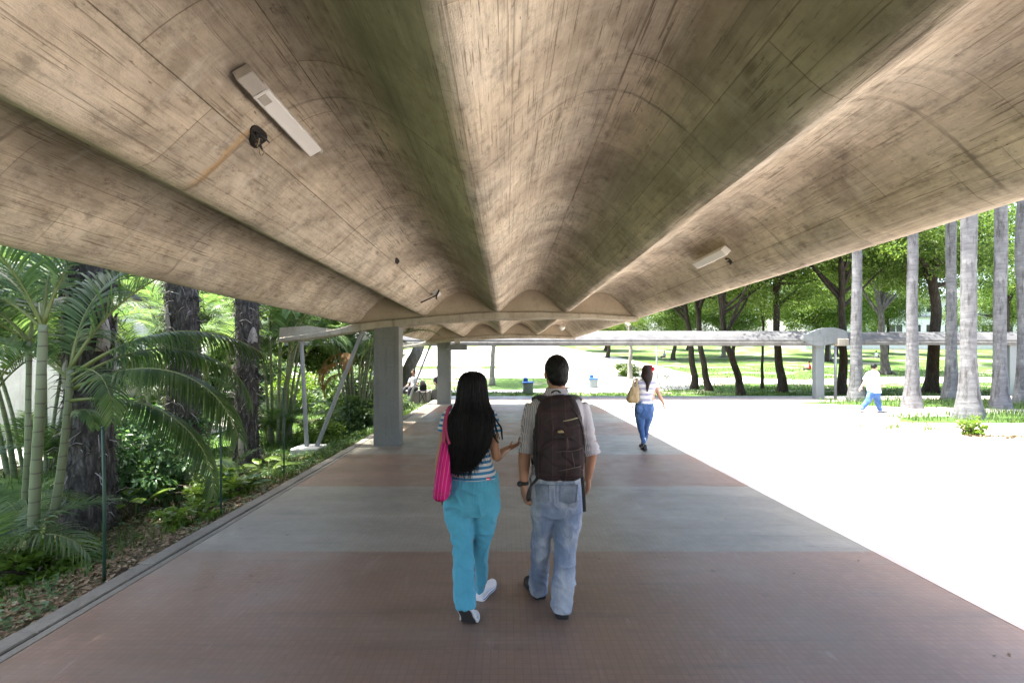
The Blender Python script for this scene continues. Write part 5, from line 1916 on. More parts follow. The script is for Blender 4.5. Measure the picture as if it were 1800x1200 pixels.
def woman_front():
    o0 = (-.25, 3.22, 0)
    r = empty('person', o0, 'woman with very long black hair in a blue striped top and turquoise trousers walking away', 'person')
    # ---- body: head, neck, torso core, arms, hands, leg cores, one skin
    mb = MB()
    hc = P(830.5, 681, 3.25)
    q, Rm = head(mb, (hc.x, 3.25, hc.z), .96, -4, (hc.x, 3.235, 1.335), .05)
    tor = [(800, 855, 716, 3.235, .06), (792, 862, 728, 3.235, .085), (796, 858, 760, 3.24, .09), (798, 855, 800, 3.25, .085), (792, 866, 850, 3.25, .09), (788, 870, 890, 3.25, .09)]
    loft(mb, rings_smooth(tor, 16))
    sl, sr = P(789, 731, 3.24), P(862, 731, 3.24)
    el, er = P(773, 812, 3.20), P(872, 801, 3.20)
    wl, wr = P(775, 857, 3.26), P(893, 788, 3.37)
    for s, e, w in ((sl, el, wl), (sr, er, wr)):
        s, e, w = np.array(s), np.array(e), np.array(w)
        tube(mb, [s + (s - e) * .05, s * .6 + e * .4, e, e * .65 + w * .35, w], [.040, .036, .030, .030, .021], 18, n=24)
    hand(mb, np.array(wl), (.02, .10, -1), (1, .1, 0), -1, .9, (.4, .45, .5, .55))
    hand(mb, np.array(wr), (.80, .45, .30), (-.35, .2, .95), -1, .88, (.55, .7, .85, 1.0), .8)
    for row in (((808, 860, 3.25), (813, 950, 3.22), (818, 1050, 3.06)), ((853, 860, 3.25), (848, 950, 3.32), (846, 1030, 3.41))):
        pts = [np.array(P(*p)) for p in row]
        tube(mb, pts, [.07, .045, .03], 14, n=16)
    fused('body', mb, M['skin_brown'], r, .0042, 5)
    eyes(r, q, .96, Rm)
    # ---- striped top
    mb = MB()
    top = [(812, 848, 706, 3.235, .050), (803, 857, 713, 3.235, .070), (786, 868, 724, 3.235, .095), (784, 868, 742, 3.24, .110), (787, 863, 765, 3.24, .112), (790, 861, 790, 3.245, .105), (791, 863, 808, 3.25, .104), (791, 869, 824, 3.25, .112), (791, 874.5, 838, 3.25, .122)]
    loft(mb, rings_smooth(top, 34, 2.5, 48))
    for s, e in ((P(792, 727, 3.24), P(777.5, 760, 3.225)), (P(860, 727, 3.24), P(871.5, 763, 3.22))):
        s, e = np.array(s), np.array(e)
        tube(mb, [s + (s - e) * .10, s, s * .5 + e * .5, e], [.034, .049, .047, .041], 22, n=16)
    fused('striped_top', mb, M['tee_blue_stripe'], r, .0058, 5, wrinkle(.0042, (7, 7, 11), 3))
    # ---- trousers
    mb = MB()
    pel = [(792, 873, 831, 3.25, .108), (788, 875, 842, 3.25, .115), (782.5, 878, 856, 3.25, .124), (779, 879.5, 872, 3.25, .128), (779, 879.5, 888, 3.25, .120), (782, 877, 902, 3.25, .10)]
    loft(mb, rings_smooth(pel, 22, 2.4, 48))
    lg = [(780, 834, 880, 3.25, .098), (782, 834, 902, 3.245, .098), (786, 834, 922, 3.24, .092), (794.5, 832.5, 950, 3.215, .078), (796, 832, 978, 3.18, .074), (797, 833.5, 1005, 3.13, .074), (797.5, 836, 1035, 3.08, .076), (798.5, 838.5, 1064, 3.045, .078)]
    loft(mb, rings_smooth(lg, 40, 2.3, 40))
    lg = [(830, 879, 880, 3.25, .098), (832, 876, 902, 3.26, .096), (833, 870, 922, 3.28, .088), (832, 864, 950, 3.31, .074), (833, 859.5, 978, 3.35, .068), (834, 856.5, 1002, 3.39, .068), (835.5, 853.5, 1020, 3.42, .070), (836.5, 851.5, 1037, 3.44, .074)]
    loft(mb, rings_smooth(lg, 40, 2.3, 40))
    for x in (806, 852):
        p = P(x, 868, 3.238)
        ellipsoid(mb, p, (.100, .110, .112))
    def folds(V):
        # slack seat and knee folds, falling drapes towards the hems
        z, x = V[:, 2], V[:, 0]
        k = np.exp(-((z - .50) / .10) ** 2) * np.sin(z * 105 + x * 40) * .0028 + np.exp(-((z - .72) / .05) ** 2) * np.sin(z * 90 - x * 60) * .0028
        low = np.clip((.45 - z) / .35, 0, 1)
        md = np.clip(vnoise(V, (9, 9, 5), 61) * 1.8, -.3, 1)
        return k * md * 1.5 + low * np.sin(x * 120 + z * 9 + vnoise(V, (4, 4, 4), 5) * 3) * .0034 + np.exp(-((z - .905) / .03) ** 2) * np.sin(x * 260) * .0022
    tr = fused('trousers', mb, M['teal_cotton'], r, .0062, 8, wrinkle(.0085, (6, 6, 5.5), 12, folds))
    bv = surf_bvh(tr)
    mb = MB()
    tube(mb, [on_surface(bv, 833 - .1 * k, 842 + 3.3 * k) for k in range(15)], .0026, 6)
    tube(mb, [on_surface(bv, x_, 844 + .6 * math.sin(x_)) for x_ in np.linspace(796, 872, 60)], .0030, 6)
    obj('seam', mb, M['teal_cotton'], r)
    mb = MB()
    p = Vector(on_surface(bv, 858, 841.5)) + Vector((0, .002, 0))
    box(mb, (p.x - .016, p.y - .006, p.z - .009), (p.x + .016, p.y + .05, p.z + .009), .002)
    lab = obj('waist_label', mb, M['label_red'], r, False)
    mb = MB()
    box(mb, (p.x - .012, p.y - .0085, p.z - .002), (p.x + .010, p.y - .0062, p.z + .002))
    obj('label_print', mb, M['label_white'], lab, False)
    # ---- shoes: near foot pushing off with the heel up, far foot flat
    shoe(r, (-.240, 3.115, .002), -13, 0, .255, .096, 'shoe_white', 'sole_dark', .080, 'shoe_white', bend=50, trim_r=.010)
    shoe(r, (-.190, 3.405, 0), -20, 0, .255, .090, 'shoe_white', 'shoe_white', .080, 'blue_cotton')
    # ---- hair: mass + strands
    rng = np.random.default_rng(77)
    mb = MB()
    hr = [(824, 838, 652.2, 3.25, .03), (814, 848, 658, 3.25, .080), (808.5, 852.5, 668, 3.245, .104), (806, 854.5, 684, 3.235, .108), (804.5, 856, 700, 3.215, .098), (800, 860, 715, 3.18, .082), (793, 865, 728, 3.145, .066), (789, 865, 742, 3.125, .056), (788.5, 861, 760, 3.115, .048), (789, 858.5, 780, 3.11, .042), (791, 850, 797, 3.11, .036), (793, 840, 811, 3.115, .028), (798, 830, 822, 3.12, .016), (806, 822, 829, 3.125, .004)]
    rr = rings_smooth(hr, 60, 2.15, 72)
    # vertical locks
    cen = rr.mean(1, keepdims=True)
    a = np.linspace(0, 2 * np.pi, 72, endpoint=False)
    amp = np.clip((np.arange(60) - 8) / 30, 0, 1)[:, None]
    lock = 1 + amp * (.045 * np.sin(a * 17 + 1.0)[None] + .035 * np.sin(a * 29 + np.arange(60)[:, None] * .06)) 
    rr[:, :, :2] = cen[:, :, :2] + (rr[:, :, :2] - cen[:, :, :2]) * lock[..., None]
    loft(mb, rr)
    # strands: follow the mass on its rear half, fraying below
    nS = 620
    ths = rng.uniform(np.pi * .92, np.pi * 2.08, nS)
    for th in ths:
        i0 = rng.integers(2, 12)
        end = int(rng.uniform(38, 60))
        jj = np.linspace(i0, end - 1, 16).astype(int)
        k = (th / (2 * np.pi) * 72)
        ka, kb = int(k) % 72, (int(k) + 1) % 72
        pts = rr[jj, ka] * (1 - (k % 1)) + rr[jj, kb] * (k % 1)
        outv = pts - cen[jj, 0]
        outv[:, 2] = 0
        outv /= np.linalg.norm(outv, axis=1)[:, None] + 1e-6
        pts = pts + outv * rng.uniform(-.001, .006) + np.cumsum(rng.standard_normal((16, 3)) * .0012, 0) * np.array([1, .6, 0])
        tail = pts[-1] + np.array([rng.normal(0, .012), rng.normal(-.004, .006), -rng.uniform(.01, .06)])
        tube(mb, np.concatenate([pts, tail[None]]), np.linspace(.0032, .0010, 17), 4, cap=False)
    for _ in range(150):
        th = rng.uniform(np.pi * .85, np.pi * 2.15)
        i0, end = int(rng.uniform(14, 34)), int(rng.uniform(44, 60))
        jj = np.linspace(i0, end - 1, 14).astype(int)
        ka = int(th / (2 * np.pi) * 72) % 72
        pts = rr[jj, ka].copy()
        outv = pts - cen[jj, 0]
        outv[:, 2] = 0
        outv /= np.linalg.norm(outv, axis=1)[:, None] + 1e-6
        amp = rng.uniform(.004, .02)
        pts = pts + outv * (amp * np.sin(np.linspace(0, np.pi * rng.uniform(.6, 1.3), 14)) ** 2)[:, None] + np.cumsum(rng.standard_normal((14, 3)) * .0016, 0)
        tip = pts[-1] + np.array([rng.normal(0, .02), rng.normal(-.01, .006), -rng.uniform(.01, .05)])
        tube(mb, np.concatenate([pts, tip[None]]), np.linspace(.0020, .0007, 15), 3, cap=False)
    # ragged ends over the right side of the back and over the shoulder
    for _ in range(90):
        u = rng.uniform(0, 1)
        x0 = 832 + 30 * u
        s = P(x0 - 4, 735, 3.09)
        m_ = P(x0 + rng.normal(0, 2), 770, 3.095)
        e = P(x0 - 4 + rng.normal(0, 3), 775 + (1 - u) * 46 * rng.uniform(.5, 1.1) + rng.uniform(0, 8), 3.11)
        tube(mb, [np.array(s), np.array(m_), np.array(e)], [.0035, .003, .001], 4, n=10, cap=False)
    for (a_, b_, c_, d_) in (((861, 716), (868, 735), (873, 752), (878, 772)), ((862, 722), (872, 738), (881, 752), (883, 772)), ((858, 716), (866, 740), (867, 755), (872, 768)), ((860, 730), (864, 748), (868, 766), (876, 778))):
        for k in range(7):
            jit = rng.normal(0, .7, 8)
            tube(mb, [np.array(P(a_[0] + jit[0], a_[1], 3.14)), np.array(P(b_[0] + jit[1], b_[1], 3.135)), np.array(P(c_[0] + jit[2] * 1.3, c_[1], 3.135)), np.array(P(d_[0] + jit[3] * 1.4, d_[1] + jit[4] * 2, 3.16))], [.0035, .003, .0022, .0008], 4, n=14, cap=False)
    obj('hair', mb, M['hair_black'], r)
    # ---- pink bag on the left shoulder
    b = empty('shoulder_bag', (-.41, 3.15, .8), 'bright pink striped cloth bag hanging from the shoulder of the woman with long hair', 'bag')
    mb = MB()
    rows = [(777, 789, 776, 3.13, .03), (775, 791, 784, 3.13, .05), (772.5, 792, 800, 3.13, .085), (769, 793, 820, 3.13, .115), (766, 793, 840, 3.13, .130), (763.5, 792.5, 858, 3.13, .132), (763, 791, 868, 3.13, .12), (766, 786, 875, 3.13, .08)]
    rr = rings_smooth(rows, 30, 2.6, 60)
    cen = rr.mean(1, keepdims=True)
    a = np.linspace(0, 2 * np.pi, 60, endpoint=False)
    pl = np.clip(1 - np.arange(30) / 20, 0, 1)[:, None]
    rr[:, :, :2] = cen[:, :, :2] + (rr[:, :, :2] - cen[:, :, :2]) * (1 + pl * .10 * np.sin(a * 11)[None] + .02 * np.sin(a * 5 + np.arange(30)[:, None] * .3))[..., None]
    loft(mb, rr)
    obj('pouch', mb, M['bag_pink'], b)
    mb = MB()
    rows2 = rr[21:23]
    for i in (21,):
        pts = rr[i] + (rr[i] - cen[i]) * .012
        tube(mb, np.concatenate([pts, pts[:2]]), .0022, 5, cap=False)
    obj('seam', mb, M['bag_pink_strap'], b)
    for (pp, rad) in ((((780, 778, 3.06), (780, 755, 3.09), (782.5, 735, 3.115), (788, 719, 3.15), (791, 713.5, 3.22), (787, 720, 3.31), (779, 750, 3.335), (779, 780, 3.20)), .007),
                      (((790, 780, 3.06), (785.5, 765, 3.08), (784, 745, 3.10), (787, 726, 3.125), (792.5, 715, 3.17), (793, 712.5, 3.22), (788, 722, 3.31), (783, 752, 3.33), (785, 780, 3.20)), .0065)):
        mb = MB()
        tube(mb, [np.array(P(*p)) for p in pp], [(rad * 1.3, rad * .55)] * len(pp), 10, n=40, ref=(1, .3, 0))
        obj('strap', mb, M['bag_pink_strap'], b)


def man_front():
    r = empty('person', (.32, 3.3, 0), 'short-haired man in a pinstriped shirt and faded jeans walking away', 'person')
    mb = MB()
    hc = P(977.5, 655, 3.3)
    q, Rm = head(mb, (hc.x, 3.30, hc.z), .99, 12, (hc.x + .002, 3.28, 1.42), .062)
    tor = [(950, 1006, 695, 3.285, .06), (935, 1022, 712, 3.285, .09), (938, 1018, 760, 3.29, .10), (940, 1014, 830, 3.3, .10), (938, 1018, 880, 3.3, .10)]
    loft(mb, rings_smooth(tor, 14))
    sl, sr = np.array(P(936, 716, 3.28)), np.array(P(1021, 716, 3.28))
    el, er = np.array(P(922.5, 792, 3.25)), np.array(P(1040, 786, 3.28))
    wl, wr = np.array(P(920, 851, 3.24)), np.array(P(1034, 838, 3.47))
    for s, e, w in ((sl, el, wl), (sr, er, wr)):
        tube(mb, [s, s * .55 + e * .45, e, e * .68 + w * .32, w], [.052, .048, .040, .041, .027], 20, n=28)
    hand(mb, wl, (.16, .04, -1), (.9, .42, .1), -1, 1.03, (.35, .5, .7, .85), .7)
    hand(mb, wr, (0, .4, -1), (-1, .0, 0), 1, 1.03, (.4, .45, .5, .55))
    for row in (((955, 870, 3.3), (951, 950, 3.36), (945, 1035, 3.46)), ((998, 870, 3.3), (994, 950, 3.28), (988, 1065, 3.18))):
        tube(mb, [np.array(P(*p)) for p in row], [.075, .05, .035], 14, n=16)
    fused('body', mb, M['skin_tan'], r, .0042, 5)
    eyes(r, q, .99, Rm)
    # hair: close-cropped cap
    mb = MB()
    ellipsoid(mb, q((0, -.014, .026)), np.array((.0795, .1015, .0995)), Rm, 24, 36)
    ellipsoid(mb, q((0, -.050, -.028)), np.array((.068, .062, .066)), Rm, 20, 30)
    V, N, qd, td = fuse(mb, .0045, 3)
    loc = (V - q((0, 0, 0))) @ Rm
    keep = ~((loc[:, 1] > .052) & (loc[:, 2] < .05)) & ~((loc[:, 1] > .0) & (loc[:, 2] < -.01))
    V = V + N * (vnoise(V, (60, 60, 60), 2) * .0028)[:, None]
    qd = np.array(qd)
    mb = MB()
    mb.add(V, qd[keep[qd].all(1)])
    rng = np.random.default_rng(9)
    idx = rng.choice(np.where(keep)[0], 3800)
    dd = N[idx] + rng.standard_normal((len(idx), 3)) * .45 + np.array([0, -.25, -.35])
    dd /= np.linalg.norm(dd, axis=1)[:, None]
    sd = np.cross(dd, rng.standard_normal((len(idx), 3)))
    sd /= np.linalg.norm(sd, axis=1)[:, None]
    b = V[idx] - N[idx] * .002
    Vt = np.stack([b + sd * .0011, b - sd * .0011, b + dd * rng.uniform(.006, .012, len(idx))[:, None]], 1).reshape(-1, 3)
    mb.add(Vt, None, np.arange(len(idx) * 3).reshape(-1, 3))
    obj('hair', mb, M['hair_black'], r)
    # ---- shirt
    mb = MB()
    top = [(960, 995, 682, 3.275, .062), (957, 999, 690, 3.28, .070), (947, 1010, 697, 3.28, .082), (934, 1023, 706, 3.28, .105), (929, 1027, 722, 3.28, .122), (931, 1025, 750, 3.285, .128), (934, 1021, 790, 3.295, .122), (934, 1020, 825, 3.30, .120), (932, 1021, 838, 3.30, .122)]
    loft(mb, rings_smooth(top, 34, 2.5, 48))
    for s, e in ((P(937, 714, 3.28), P(924.5, 795, 3.245)), (P(1020, 714, 3.28), P(1041, 798, 3.28))):
        s, e = np.array(s), np.array(e)
        d = e - s
        tube(mb, [s - d * .06, s + d * .03, s + d * .3, s + d * .6, s + d * .86, e], [.046, .060, .060, .054, .050, .050], 26, n=26)
        tube(mb, [s + d * .80, s + d * .83, s + d * .98, s + d * 1.0], [.049, .0555, .0565, .050], 26)
    fused('shirt', mb, M['shirt_pinstripe'], r, .0055, 4, wrinkle(.0045, (6, 6, 10), 31, lambda V: np.exp(-((V[:, 2] - 1.12) / .10) ** 2) * np.sin(V[:, 2] * 120 + V[:, 0] * 30) * .003))
    mb = MB()
    col = []
    for t in np.linspace(0, 1, 30):
        a = -np.pi * .5 + (t - .5) * 2 * np.pi * .86
        col.append((hc.x + .004 + .066 * math.cos(a), 3.278 + .066 * math.sin(a) * 1.05, 1.492 - .010 * math.cos((t - .5) * 6)))
    col = np.array(col)
    out = col - np.array([hc.x + .004, 3.278, 0])
    out[:, 2] = 0
    out /= np.linalg.norm(out, axis=1)[:, None]
    rows = [col - out * .002 + V3(0, 0, .006), col + out * .006 + V3(0, 0, .008), col + out * .014 + V3(0, 0, -.018), col + out * .020 + V3(0, 0, -.042), col + out * .012 + V3(0, 0, -.040), col + out * .002 + V3(0, 0, -.012)]
    Vc = np.stack(rows, 1)
    loft(mb, Vc)
    obj('collar', mb, M['shirt_pinstripe'], r)
    # ---- jeans
    mb = MB()
    pel = [(933, 1020, 832, 3.30, .112), (932, 1021, 842, 3.30, .118), (931, 1023, 858, 3.30, .124), (932.5, 1024.5, 876, 3.30, .126), (934, 1024, 892, 3.30, .118), (936, 1022, 906, 3.30, .10)]
    loft(mb, rings_smooth(pel, 22, 2.5, 48))
    lg = [(933, 977, 884, 3.30, .098), (934, 975, 906, 3.31, .098), (935, 971.5, 928, 3.33, .09), (934.8, 967.5, 950, 3.355, .08), (933.5, 966, 975, 3.38, .076), (932, 965, 1000, 3.41, .078), (930.5, 963, 1022, 3.44, .08), (931, 960.5, 1041, 3.455, .082)]
    loft(mb, rings_smooth(lg, 40, 2.4, 40))
    lg = [(973, 1024.5, 884, 3.30, .10), (972.5, 1022.5, 906, 3.295, .10), (972, 1019.5, 928, 3.29, .096), (973, 1015.5, 950, 3.28, .088), (974, 1012.5, 978, 3.26, .082), (972, 1011.5, 1003, 3.235, .084), (970.5, 1009, 1032, 3.205, .088), (969, 1004.5, 1071, 3.175, .09)]
    loft(mb, rings_smooth(lg, 44, 2.4, 40))
    for x in (956, 999):
        ellipsoid(mb, P(x, 870, 3.262), (.095, .098, .105))
    def folds(V):
        z, x, y = V[:, 2], V[:, 0], V[:, 1]
        md = np.clip(vnoise(V, (9, 9, 6), 51) * 1.8, -.3, 1)
        wv = vnoise(V, (5, 5, 5), 52) * 3
        k = np.exp(-((z - .50) / .09) ** 2) * np.sin(z * 80 + x * 60 + wv) * .0034
        k += np.exp(-((z - .14) / .09) ** 2) * np.sin(z * 105 + x * 75 + wv) * .0044
        k += np.exp(-((z - .74) / .06) ** 2) * np.sin(z * 80 - x * 70 + wv) * .0034
        return k * md
    jeans = fused('jeans', mb, M['denim_pale'], r, .0062, 4, wrinkle(.0080, (6, 6, 6), 22, folds))
    # back pockets, belt line, seams
    def on_seat(px, py):
        # rear surface of the seat at this photo point
        p = P(px, py, 3.17)
        return np.array(p)
    bvh = surf_bvh(jeans)
    for (x0, x1, sk) in ((941, 966, 2.0), (984, 1015, -2.0)):
        mb = MB()
        n0, n1 = 9, 10
        g0, g1 = [], []
        for u in np.linspace(0, 1, n0):
            for v in np.linspace(0, 1, n1):
                px = x0 + (x1 - x0) * (u * (1 - .08 * v) + .04 * v) + sk * (v - .5)
                py = 851 + 30 * v + 4.5 * (1 - abs(u - .5) * 2) * v ** 3
                h = on_surface(bvh, px, py)
                g0.append(h + V3(0, -.0055, 0))
                g1.append(h + V3(0, .012, 0))
        n = n0 * n1
        V = np.array(g0 + g1)
        f = grid_faces(n0, n1)
        rim = [i for i in range(n1)] + [n1 * k + n1 - 1 for k in range(1, n0)] + [n1 * (n0 - 1) + k for k in range(n1 - 2, -1, -1)] + [n1 * k for k in range(n0 - 2, 0, -1)]
        q4 = [(rim[k], rim[(k + 1) % len(rim)], rim[(k + 1) % len(rim)] + n, rim[k] + n) for k in range(len(rim))]
        mb.add(V, np.concatenate([f, f[:, ::-1] + n, np.array(q4)]))
        obj('back_pocket', mb, M['denim_worn_dark'], r)
    mb = MB()
    tube(mb, [on_surface(bvh, 977.5, y_) for y_ in np.linspace(842, 884, 14)], .0035, 6)
    tube(mb, [on_surface(bvh, x_, 849 + 3.5 * (1 - abs(x_ - 977.5) / 42)) for x_ in np.linspace(937, 1018, 24)], .003, 6)
    obj('seam', mb, M['denim_worn_dark'], r)
    shoe(r, (.245, 3.43, 0), 16, 0, .28, .098, 'shoe_black', 'black_rubber', .075)
    shoe(r, (.366, 3.165, 0), -3, 0, .28, .104, 'shoe_black', 'black_rubber', .078)
    # ---- watch (worn: top-level thing)
    w = empty('wrist_watch', tuple(wl * .93 + el * .07), 'black wrist watch on the left wrist of the man with the backpack', 'watch')
    mb = MB()
    d = nrm(wl - el)
    c = wl * .95 + el * .05
    tube(mb, [c - d * .012, c - d * .011, c + d * .011, c + d * .012], [.027, .034, .034, .027], 22)
    obj('band', mb, M['black_rubber'], w)
    mb = MB()
    cc = c + V3(-.020, -.022, 0)
    tube(mb, [cc, cc + V3(-.012, -.012, 0)], [.018, .017], 20)
    obj('case', mb, M['sole_dark'], w)
    # ---- backpack
    b = empty('backpack', (.34, 3.1, .95), 'dark plaid backpack with a tan emblem on the back of the short-haired man', 'backpack')
    mb = MB()
    rows = [(.925, .105, .060), (.945, .148, .088), (1.00, .160, .100), (1.08, .166, .108), (1.18, .166, .108), (1.27, .160, .100), (1.35, .146, .088), (1.41, .124, .070), (1.45, .096, .052), (1.468, .055, .030)]
    s = spline(np.array(rows), 40)
    cx = .3385
    yb = 3.085
    rr = np.array([ring((cx + .004 * (z - 1.2), yb + .035 - max(0, z - 1.3) * -.06, z), w_, d_, 56, 3.2) for z, w_, d_ in s])
    loft(mb, rr)
    def dsp(V, N):
        rg = vnoise(V, (8, 8, 13), 44)
        return vnoise(V, (9, 9, 9), 4) * .007 + vnoise(V, (24, 24, 30), 8) * .0026 - (1 - np.minimum(1, np.abs(rg) * 4)) ** 2 * .006
    fused('pack', mb, M['backpack_plaid'], b, .006, 3, dsp)
    # front pocket (lower, rounded top)
    mb = MB()
    yf = yb + .035 - .108
    rows = [(.962, .118, .02), (.985, .133, .034), (1.06, .140, .040), (1.12, .139, .040), (1.165, .125, .034), (1.195, .095, .026), (1.21, .05, .016)]
    s = spline(np.array(rows), 26)
    loft(mb, np.array([ring((cx + .012, yf + .012, z), w_, d_, 40, 2.9) for z, w_, d_ in s]))
    fp = fused('front_pocket', mb, M['backpack_plaid'], b, .005, 3, dsp)
    # zips and seams drawn by cord on the surface
    mb = MB()
    arc = [(cx + .012 + .143 * math.cos(a), yf + .004, 1.075 + .143 * math.sin(a)) for a in np.linspace(-.15, math.pi + .15, 30)]
    tube(mb, arc, .0038, 6)
    obj('pocket_zip', mb, M['strap_black'], b)
    mb = MB()
    arc = [(cx + .152 * math.cos(a), yf + .028 + .03 * abs(math.sin(a)) ** 4, 1.15 + .275 * math.sin(a)) for a in np.linspace(-.25, math.pi + .25, 40)]
    tube(mb, arc, .0042, 6)
    obj('main_zip', mb, M['strap_black'], b)
    def cord(name, pts, mat, rad=.0022):
        mb = MB()
        tube(mb, pts, rad, 6)
        obj(name, mb, M[mat], b)
    def bp(px, py, dy=0.0):
        p = P(px, py, 2.985 + dy)
        return (p.x, p.y, p.z)
    cord('zip_line', [bp(990, 740, .045), bp(1003, 737.5, .045), (bp(1016, 734, .06))], 'zip_pale', .0035)
    cord('seam', [bp(975, 794, -.018), bp(990, 793, -.020), bp(1003, 793, -.018)], 'seam_maroon')
    cord('seam', [bp(1003, 793, -.018), bp(1014, 791, -.014), bp(1023, 787, -.004)], 'seam_maroon')
    cord('seam', [bp(998, 768, .0), bp(998, 780, -.018), bp(998, 790, -.019)], 'seam_maroon', .003)
    cord('seam', [bp(1005, 794, -.018), bp(1009, 812, -.020), bp(1010, 822, -.018)], 'seam_maroon')
    cord('zip_line', [bp(982, 827.5, -.014), bp(1000, 824, -.018), bp(1022, 819, -.008)], 'seam_maroon', .003)
    cord('zip_pull', [bp(972, 746, .035), bp(973, 752, .03), bp(972, 757, .025)], 'seam_maroon', .003)
    # small tan emblem: a low dome with peaks
    mb = MB()
    e0 = np.array(bp(986, 758, .008))
    poly = [(-.019, -.007), (.019, -.007), (.017, .001), (.012, .005), (.006, .004), (.001, .009), (-.005, .004), (-.011, .006), (-.017, .001)]
    prism(mb, [(e0[0] + u, e0[2] + v) for u, v in poly], 'y', e0[1] - .012, e0[1] + .03)
    obj('emblem', mb, M['emblem_tan'], b, False)
    mb = MB()
    tube(mb, [bp(970, 690, .14), bp(974, 687, .12), bp(980, 686.5, .12), bp(985, 690, .14)], [(.010, .004)] * 4, 8, n=16)
    obj('haul_loop', mb, M['strap_black'], b)
    for sgn, xs in ((-1, (958, 949, 943, 938)), (1, (998, 1007, 1014, 1019))):
        mb = MB()
        pts = [P(xs[0], 703, 3.13), P(xs[1], 697, 3.20), P(xs[2], 699, 3.29), P(xs[2] - sgn * 1, 712, 3.39), P(xs[2], 745, 3.42), P(xs[3], 790, 3.38), P(xs[3] + sgn * 1, 815, 3.22)]
        tube(mb, [np.array(p) for p in pts], [(.034, .011)] * 5 + [(.02, .008), (.012, .005)], 12, n=50, ref=(1, 0, .2 * -sgn))
        obj('shoulder_strap', mb, M['strap_black'], b)
    mb = MB()
    pts = [P(1021, 822, 3.10), P(1024, 845, 3.11), P(1026, 870, 3.12), P(1027.5, 899, 3.13)]
    tube(mb, [np.array(p) for p in pts], [(.012, .003)] * 4, 8, n=20, ref=(1, .3, 0))
    obj('strap_end', mb, M['strap_black'], b)
    mb = MB()
    pts = [P(947, 836, 3.10), P(941, 845, 3.09), P(934, 853, 3.10), P(930, 862, 3.14), P(927.5, 875, 3.18), P(930, 880, 3.19)]
    tube(mb, [np.array(p) for p in pts], [(.011, .003)] * 6, 8, n=24, ref=(1, .3, 0))
    obj('strap_end', mb, M['strap_black'], b)


